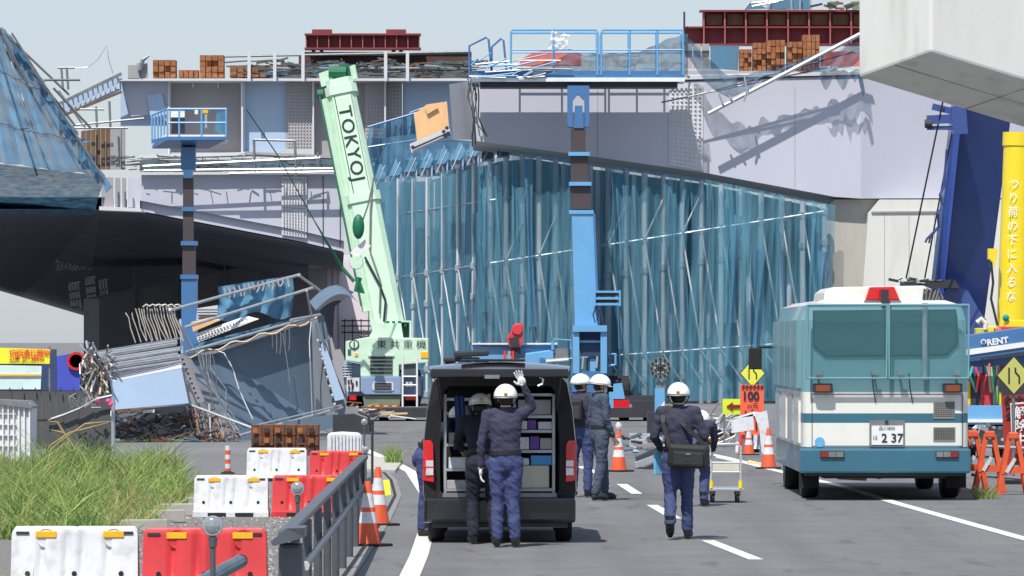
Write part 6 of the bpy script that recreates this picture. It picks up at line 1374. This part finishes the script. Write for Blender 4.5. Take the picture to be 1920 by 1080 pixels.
MB().pr(1388, 1432, 721, 815, 100, .03).build('panel', so_, ob_); text('digits', '100', P(1391, 750, 99.98), (1, 0, 0), (0, 0, 1), .24, ink, ob_, bold=.008, sx=.95); text('unit', 'm先', P(1401, 765, 99.98), (1, 0, 0), (0, 0, 1), .13, ink, ob_)
for i in range(6): MB().pp([(1390 + i * 7, 728), (1394 + i * 7, 728), (1397 + i * 7, 722), (1393 + i * 7, 722)], 99.97, .01).build('stripe', ink, ob_)
for (q) in (((1398, 770), (1398, 800)), ((1410, 768), (1412, 778)), ((1412, 778), (1418, 784)), ((1418, 784), (1418, 806)), ((1396, 808), (1406, 796))): MB().beam(P(q[0][0], q[0][1], 99.98), P(q[1][0], q[1][1], 99.98), .03, .01).build('symbol_stroke', ink, ob_)
MB().pr(1392, 1396, 815, 848, 100.05, .03).build('leg', galv_d, ob_); MB().pr(1424, 1428, 815, 848, 100.05, .03).build('leg', galv_d, ob_)
ab = thing('arrow_board', 'lime board with a red arrow beside the orange 100 metre board', 'road sign', GX(1372, 104)); MB().pr(1355, 1389, 748, 777, 104, .03).build('panel', mat('sign_lime', (196, 210, 40), .5), ab)
MB().pp([(1362, 762), (1374, 754), (1374, 759), (1388, 759), (1388, 765), (1374, 765), (1374, 770)], 103.97, .02).build('arrow', mat('arrow_red', (120, 26, 24), .5), ab)
for x in (1358, 1384): MB().tube(P(x, 777, 104.04), GX(x, 104.04), .02, 6).build('leg', galv_d, ab)
rb2 = thing('notice_board', 'dark red notice board with white framed Japanese characters near the barricades', 'road sign', GX(1905, 79))
MB().pp([(1878, 742), (1950, 738), (1950, 872), (1884, 872)], 79, .03).build('panel', mat('board_red', (150, 44, 38), .55, var=.08, scale=3), rb2)
for i in range(5): MB().pp([(1882 + i * 11, 752), (1888 + i * 11, 752), (1894 + i * 11, 742), (1888 + i * 11, 742)], 78.97, .01).build('stripe', ink, rb2)
text('digit', '2', P(1884, 782, 78.97), (1, 0, 0), (0, 0, 1), .3, ink, rb2, bold=.008)
MB().pp([(1894, 756), (1940, 752), (1940, 850), (1898, 850)], 78.9, .03).build('white_frame', white_p, rb2); MB().pp([(1896, 759), (1940, 755), (1940, 847), (1900, 847)], 78.88, .03).build('inner_panel', mat('board_red_deep', (132, 30, 34), .55), rb2)
for i, chh in enumerate('解除中'): text('lettering', chh, P(1901, 783 + i * 25, 78.86), (1, 0, 0), (0, 0, 1), .21, white_p, rb2, bold=.004)
for x in (1886, 1940): MB().tube(P(x, 870, 79.06), GX(x, 79.06), .02, 6).build('leg', galv_d, rb2)
# A-frame barricades
def barricade(px, d, lb, hgt=.85, wdh=.42):
    c = GX(px, d); t = thing('barricade', lb, 'barricade', c, 'orange A frame barricades')
    for s in (-1, 1):
        MB().beam(c + V(s * wdh / 2, 0, 0), c + V(s * .05, 0, hgt), .07, .05).build('leg', orange_pl, t, bevel=.01); MB().beam(c + V(s * wdh / 2, .3, 0), c + V(s * .05, .05, hgt), .06, .05).build('leg', orange_pl, t, bevel=.01)
    MB().beam(c + V(-.07, .02, hgt), c + V(.07, .02, hgt), .14, .1).build('top_block', orange_pl, t, bevel=.02); MB().beam(c + V(-.17, -.02, hgt * .42), c + V(.17, -.02, hgt * .42), .03, .1).build('cross_board', orange_pl, t)
    MB().beam(c + V(-.1, -.045, hgt * .38), c + V(.02, -.045, hgt * .62), .02, .05).build('white_band', white_pl, t)
for px, d, lb in ((1824, 74, 'orange A frame barricade hard against the bus corner'), (1856, 73.5, 'orange A frame barricade with a white band in the middle of the three'), (1900, 72.5, 'orange A frame barricade standing in front of the red notice board')): barricade(px, d, lb)
one('barricade_pipe', MB().tube(P(1820, 835, 74.2), P(1950, 842, 73.6), .024, 8), galv, 'grey pipe resting across the orange barricades', 'pipe'); one('barricade_pipe', MB().tube(P(1822, 890, 74.2), P(1950, 900, 73.6), .024, 8), galv_d, 'lower dull pipe threaded through the orange barricades', 'pipe')
# light blue lift parked beside the bus
rl = thing('boom_lift', 'light blue rental boom lift with white lettering folded beside the bus', 'boom lift', GX(1880, 96))
MB().pp([(1800, 630), (1960, 608), (1960, 655), (1800, 676)], 96, .5).build('boom', blue_d, rl, bevel=.02); MB().pp([(1800, 657), (1960, 636), (1960, 645), (1800, 668)], 95.97, .02).build('stripe', white_p, rl)
xd_ = (P(1960, 608, 96) - P(1800, 630, 96)); upd = V(-xd_.z, 0, xd_.x)
text('lettering', 'RENT', P(1851, 648, 95.97), xd_, upd, .165, white_p, rl, bold=.006); MB().lathe([(.055, 0), (.055, -.01)], P(1844, 641, 95.98), 14, 'y').build('logo_disc', white_p, rl); MB().lathe([(.035, 0), (.035, -.01)], P(1844, 641, 95.965), 14, 'y').build('logo_core', blue_d, rl)
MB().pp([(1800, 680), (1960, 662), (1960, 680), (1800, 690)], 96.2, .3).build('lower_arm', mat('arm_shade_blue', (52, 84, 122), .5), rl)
for (x0, x1, y0, y1, m) in ((1820, 1838, 700, 760, dark), (1838, 1862, 700, 760, red_pl), (1842, 1850, 686, 700, navy_p), (1862, 1872, 690, 760, mat('hose_green', (110, 150, 110), .6)), (1876, 1884, 672, 700, red_pl), (1826, 1840, 676, 686, amber), (1872, 1878, 735, 760, yellow_p), (1815, 1820, 715, 760, amber)): MB().pr(x0, x1, y0, y1, 96.3 + rnd(0, .2), .3).build('hydraulic_block', m, rl, bevel=.02)
for i in range(9): x = rnd(1822, 1880); MB().path([P(x, rnd(680, 690), 96.1), P(x + rnd(-8, 8), 705, 96), P(x + rnd(-10, 10), 735, 96.1)], .025, 6).build('hose', [mat('hose_teal', (60, 150, 130), .5), red_pl, dark][i % 3], rl)
MB().pr(1800, 1888, 760, 796, 96, 1.4).build('chassis', blue_p, rl); MB().pr(1800, 1888, 786, 792, 95.95, .05).build('chassis_stripe', white_p, rl)
for i in range(16): p = P(rnd(1812, 1880), rnd(796, 830), 95.9); MB().beam(p, p + V(rnd(-.15, .3), rnd(-.1, .1), rnd(-.08, .08)), rnd(.03, .08), rnd(.03, .08)).build('fitting', [galv, galv_d, steel_w][i % 3], rl)
for x in (1815, 1875): MB().lathe([(.15, -.15), (.32, -.13), (.32, .13), (.15, .15)], GX(x, 96.6) + V(0, 0, .32), 16, 'x').build('tyre', blackm, rl)
MB().pr(1800, 1890, 800, 836, 96.2, .3).build('axle', galv_d, rl)
# coloured gear on the truck behind
gy = thing('truck_gear', 'yellow and red rigging gear piled above the light blue boom', 'rigging gear', P(1880, 632, 100))
for (x0, x1, y0, y1, m) in ((1830, 1850, 615, 632, mat('gear_olive', (186, 176, 70), .5)), (1850, 1868, 612, 630, yellow_p), (1876, 1960, 612, 626, red_pl), (1862, 1878, 614, 628, mat('gear_salmon', (206, 110, 100), .5)), (1885, 1960, 600, 614, yellow_p)): MB().pr(x0, x1, y0, y1, 100, .4).build('gear_block', m, gy, bevel=.02)
MB().path([P(1832, 605, 100), P(1840, 598, 100), P(1848, 606, 100), P(1848, 618, 100)], .05, 8).build('hook', mat('hook_ivory', (216, 200, 180), .5), gy); MB().ball(P(1886, 596, 100), .07, 10, 8).build('beacon', mat('beacon_teal', (20, 130, 130), .3), gy)
MB().pr(1830, 1960, 628, 634, 100.1, .3).build('rack', dark, gy)
MB().pr(1840, 1846, 634, 760, 100.2, .1).build('rack_leg', dark, gy); MB().pr(1930, 1936, 634, 760, 100.2, .1).build('rack_leg', dark, gy)

# ================================================================== GRASS
gmat = mat('grass_blade', (122, 148, 76), .7, var=.35, scale=1.3, transl=.35); gdry = mat('dry_blade', (166, 150, 104), .8, var=.2, scale=2, transl=.3)
rng = random.Random(3)
def blade(mb, b, h, lean, wd, k, bend):
    a = rng.uniform(0, 6.28); sd = V(math.cos(a), math.sin(a), 0) * wd / 2; ln = V(lean[0], lean[1], 0); vs = []
    for i, t in enumerate((0, .35, .7, 1)):
        p = b + V(0, 0, h * (t - bend * t * t * .35)) + ln * (t * t); w_ = (1 - t ** 2) if i < 3 else 0.04
        vs += [p - sd * w_, p + sd * w_]
    mb.use(k).add(vs, [(0, 1, 3, 2), (2, 3, 5, 4), (4, 5, 7, 6)])
def inside(x, d):
    px = 960 + x * FPX / d
    e = 255 + (d - 57) * 10 if d < 66 else 348 - (d - 66) * .8
    return px < e + 14 * noise.noise(V(d * .4, 0, 0))
mb = MB(); cnt = 0
while cnt < 30000:
    d = rng.uniform(56, 86); x = GX(rng.uniform(-60, 360), d).x
    if not inside(x, d): continue
    px = 960 + x * FPX / d
    dens = noise.noise(V(x * 1.3, d * .4, 2)) * 1.4 
    if dens < -.25 and rng.random() < .7: continue
    cl_ = max(0, noise.noise(V(x * 2.2, d * .5, 7)))
    h = rng.uniform(.08, .25) * (1 + 1.1 * max(0, dens) + 2.6 * cl_) * (1.3 if d > 74 else 1.0) * (.75 if px > 250 and d < 66 else 1)
    if rng.random() < .04: h *= 1.5
    k = 2 if rng.random() < .12 + .25 * cl_ else (1 if rng.random() < .16 + (.3 if px > 200 and d < 68 else 0) else (3 if rng.random() < .42 else 0))
    ln = rng.uniform(-.42, .48) * h * 2.2; blade(mb, V(x, d, 0), h, (ln, rng.uniform(-.3, .3) * h), rng.uniform(.008, .024) * (1.3 if k == 2 else 1), k, rng.uniform(0, 1.2)); cnt += 1
for i in range(90):
    d = rng.uniform(60, 84); px = rng.uniform(-40, 330); x = GX(px, d).x
    if inside(x, d): blade(mb, V(x, d, 0), rng.uniform(.5, .85), (rng.uniform(-.2, .25), 0), .014, 1 if i % 3 else 2, rng.uniform(.1, .7))
for i in range(900):
    d = rng.uniform(57, 80); x = GX(rng.uniform(-50, 300), d).x
    if inside(x, d) and noise.noise(V(x * 1.5, d * .5, 11)) > .05: blade(mb, V(x, d, 0), rng.uniform(.08, .3), (rng.uniform(-.12, .12), 0), rng.uniform(.03, .06), 3 if i % 3 else 0, 1.2)
for i in range(260):
    d = rng.uniform(41.5, 42.6); x = GX(rng.uniform(-40, 66), d).x; h = rng.uniform(.1, .38); blade(mb, V(x, d, 0), h, (rng.uniform(-.2, .2), 0), rng.uniform(.006, .014), 1 if rng.random() < .4 else 2, rng.uniform(0, 1))
g_o = mb.build('grass', [gmat, gdry, mat('grass_lush', (164, 186, 104), .6, var=.2, scale=2, transl=.4), mat('grass_deep', (76, 106, 54), .7, var=.3, scale=2, transl=.3)], recalc=False); g_o['kind'] = 'stuff'; g_o['label'] = 'tall green verge grass with dry stalks'; g_o['category'] = 'grass'
# arching dry stalks
for i, pts in enumerate(([(60, 878), (110, 830), (160, 795), (208, 790)], [(70, 876), (95, 835), (130, 812), (205, 792)], [(140, 870), (125, 820), (108, 792), (92, 790)], [(150, 872), (140, 840), (120, 812), (96, 806)], [(62, 882), (100, 850), (120, 832), (140, 858)])):
    one('dry_reed', MB().path([P(x, y, 86) for x, y in pts], [.02, .018, .022, .008], 6), gdry, ['long dry reed arching over the dark gate', 'second long dry reed below the arching one at the dark gate', 'dry reed bending toward the ribbed bin', 'low dry reed bending toward the ribbed bin', 'short dry reed drooping over the grass tops'][i], 'reed', 'dry reeds')
def tuft(px, py, n, hh, lb):
    b = G(px, py); mb = MB()
    for i in range(n): blade(mb, b + V(rng.uniform(-.14, .14), rng.uniform(-.3, .3), 0), rng.uniform(.3, 1) * hh, (rng.uniform(-.22, .22), 0), .016, 1 if rng.random() < .2 else 0, rng.uniform(0, 1))
    one('grass_tuft', mb, [gmat, gdry], lb, 'grass tuft', recalc=False)
tuft(738, 872, 170, .55, 'green grass tuft growing on the traffic island by the van'); tuft(362, 925, 120, .45, 'thin grass tuft at the edge of the white middle row barrier'); tuft(400, 962, 50, .2, 'small weed patch at the kerb stones'); tuft(1846, 935, 120, .3, 'weeds growing between the orange barricades')
isl = MB(); isl.add([V(-2.9, 86, .05), V(-1.95, 84.5, .05), V(-1.98, 92, .05), V(-3.0, 97, .05), V(-3.3, 92, .05)] + [V(-2.9, 86, 0), V(-1.95, 84.5, 0), V(-1.98, 92, 0), V(-3.0, 97, 0), V(-3.3, 92, 0)], [(0, 1, 2, 3, 4)] + [(i, (i + 1) % 5, (i + 1) % 5 + 5, i + 5) for i in range(5)])
struct('traffic_island', isl, conc)
bpy.data.scenes.remove(TMP)
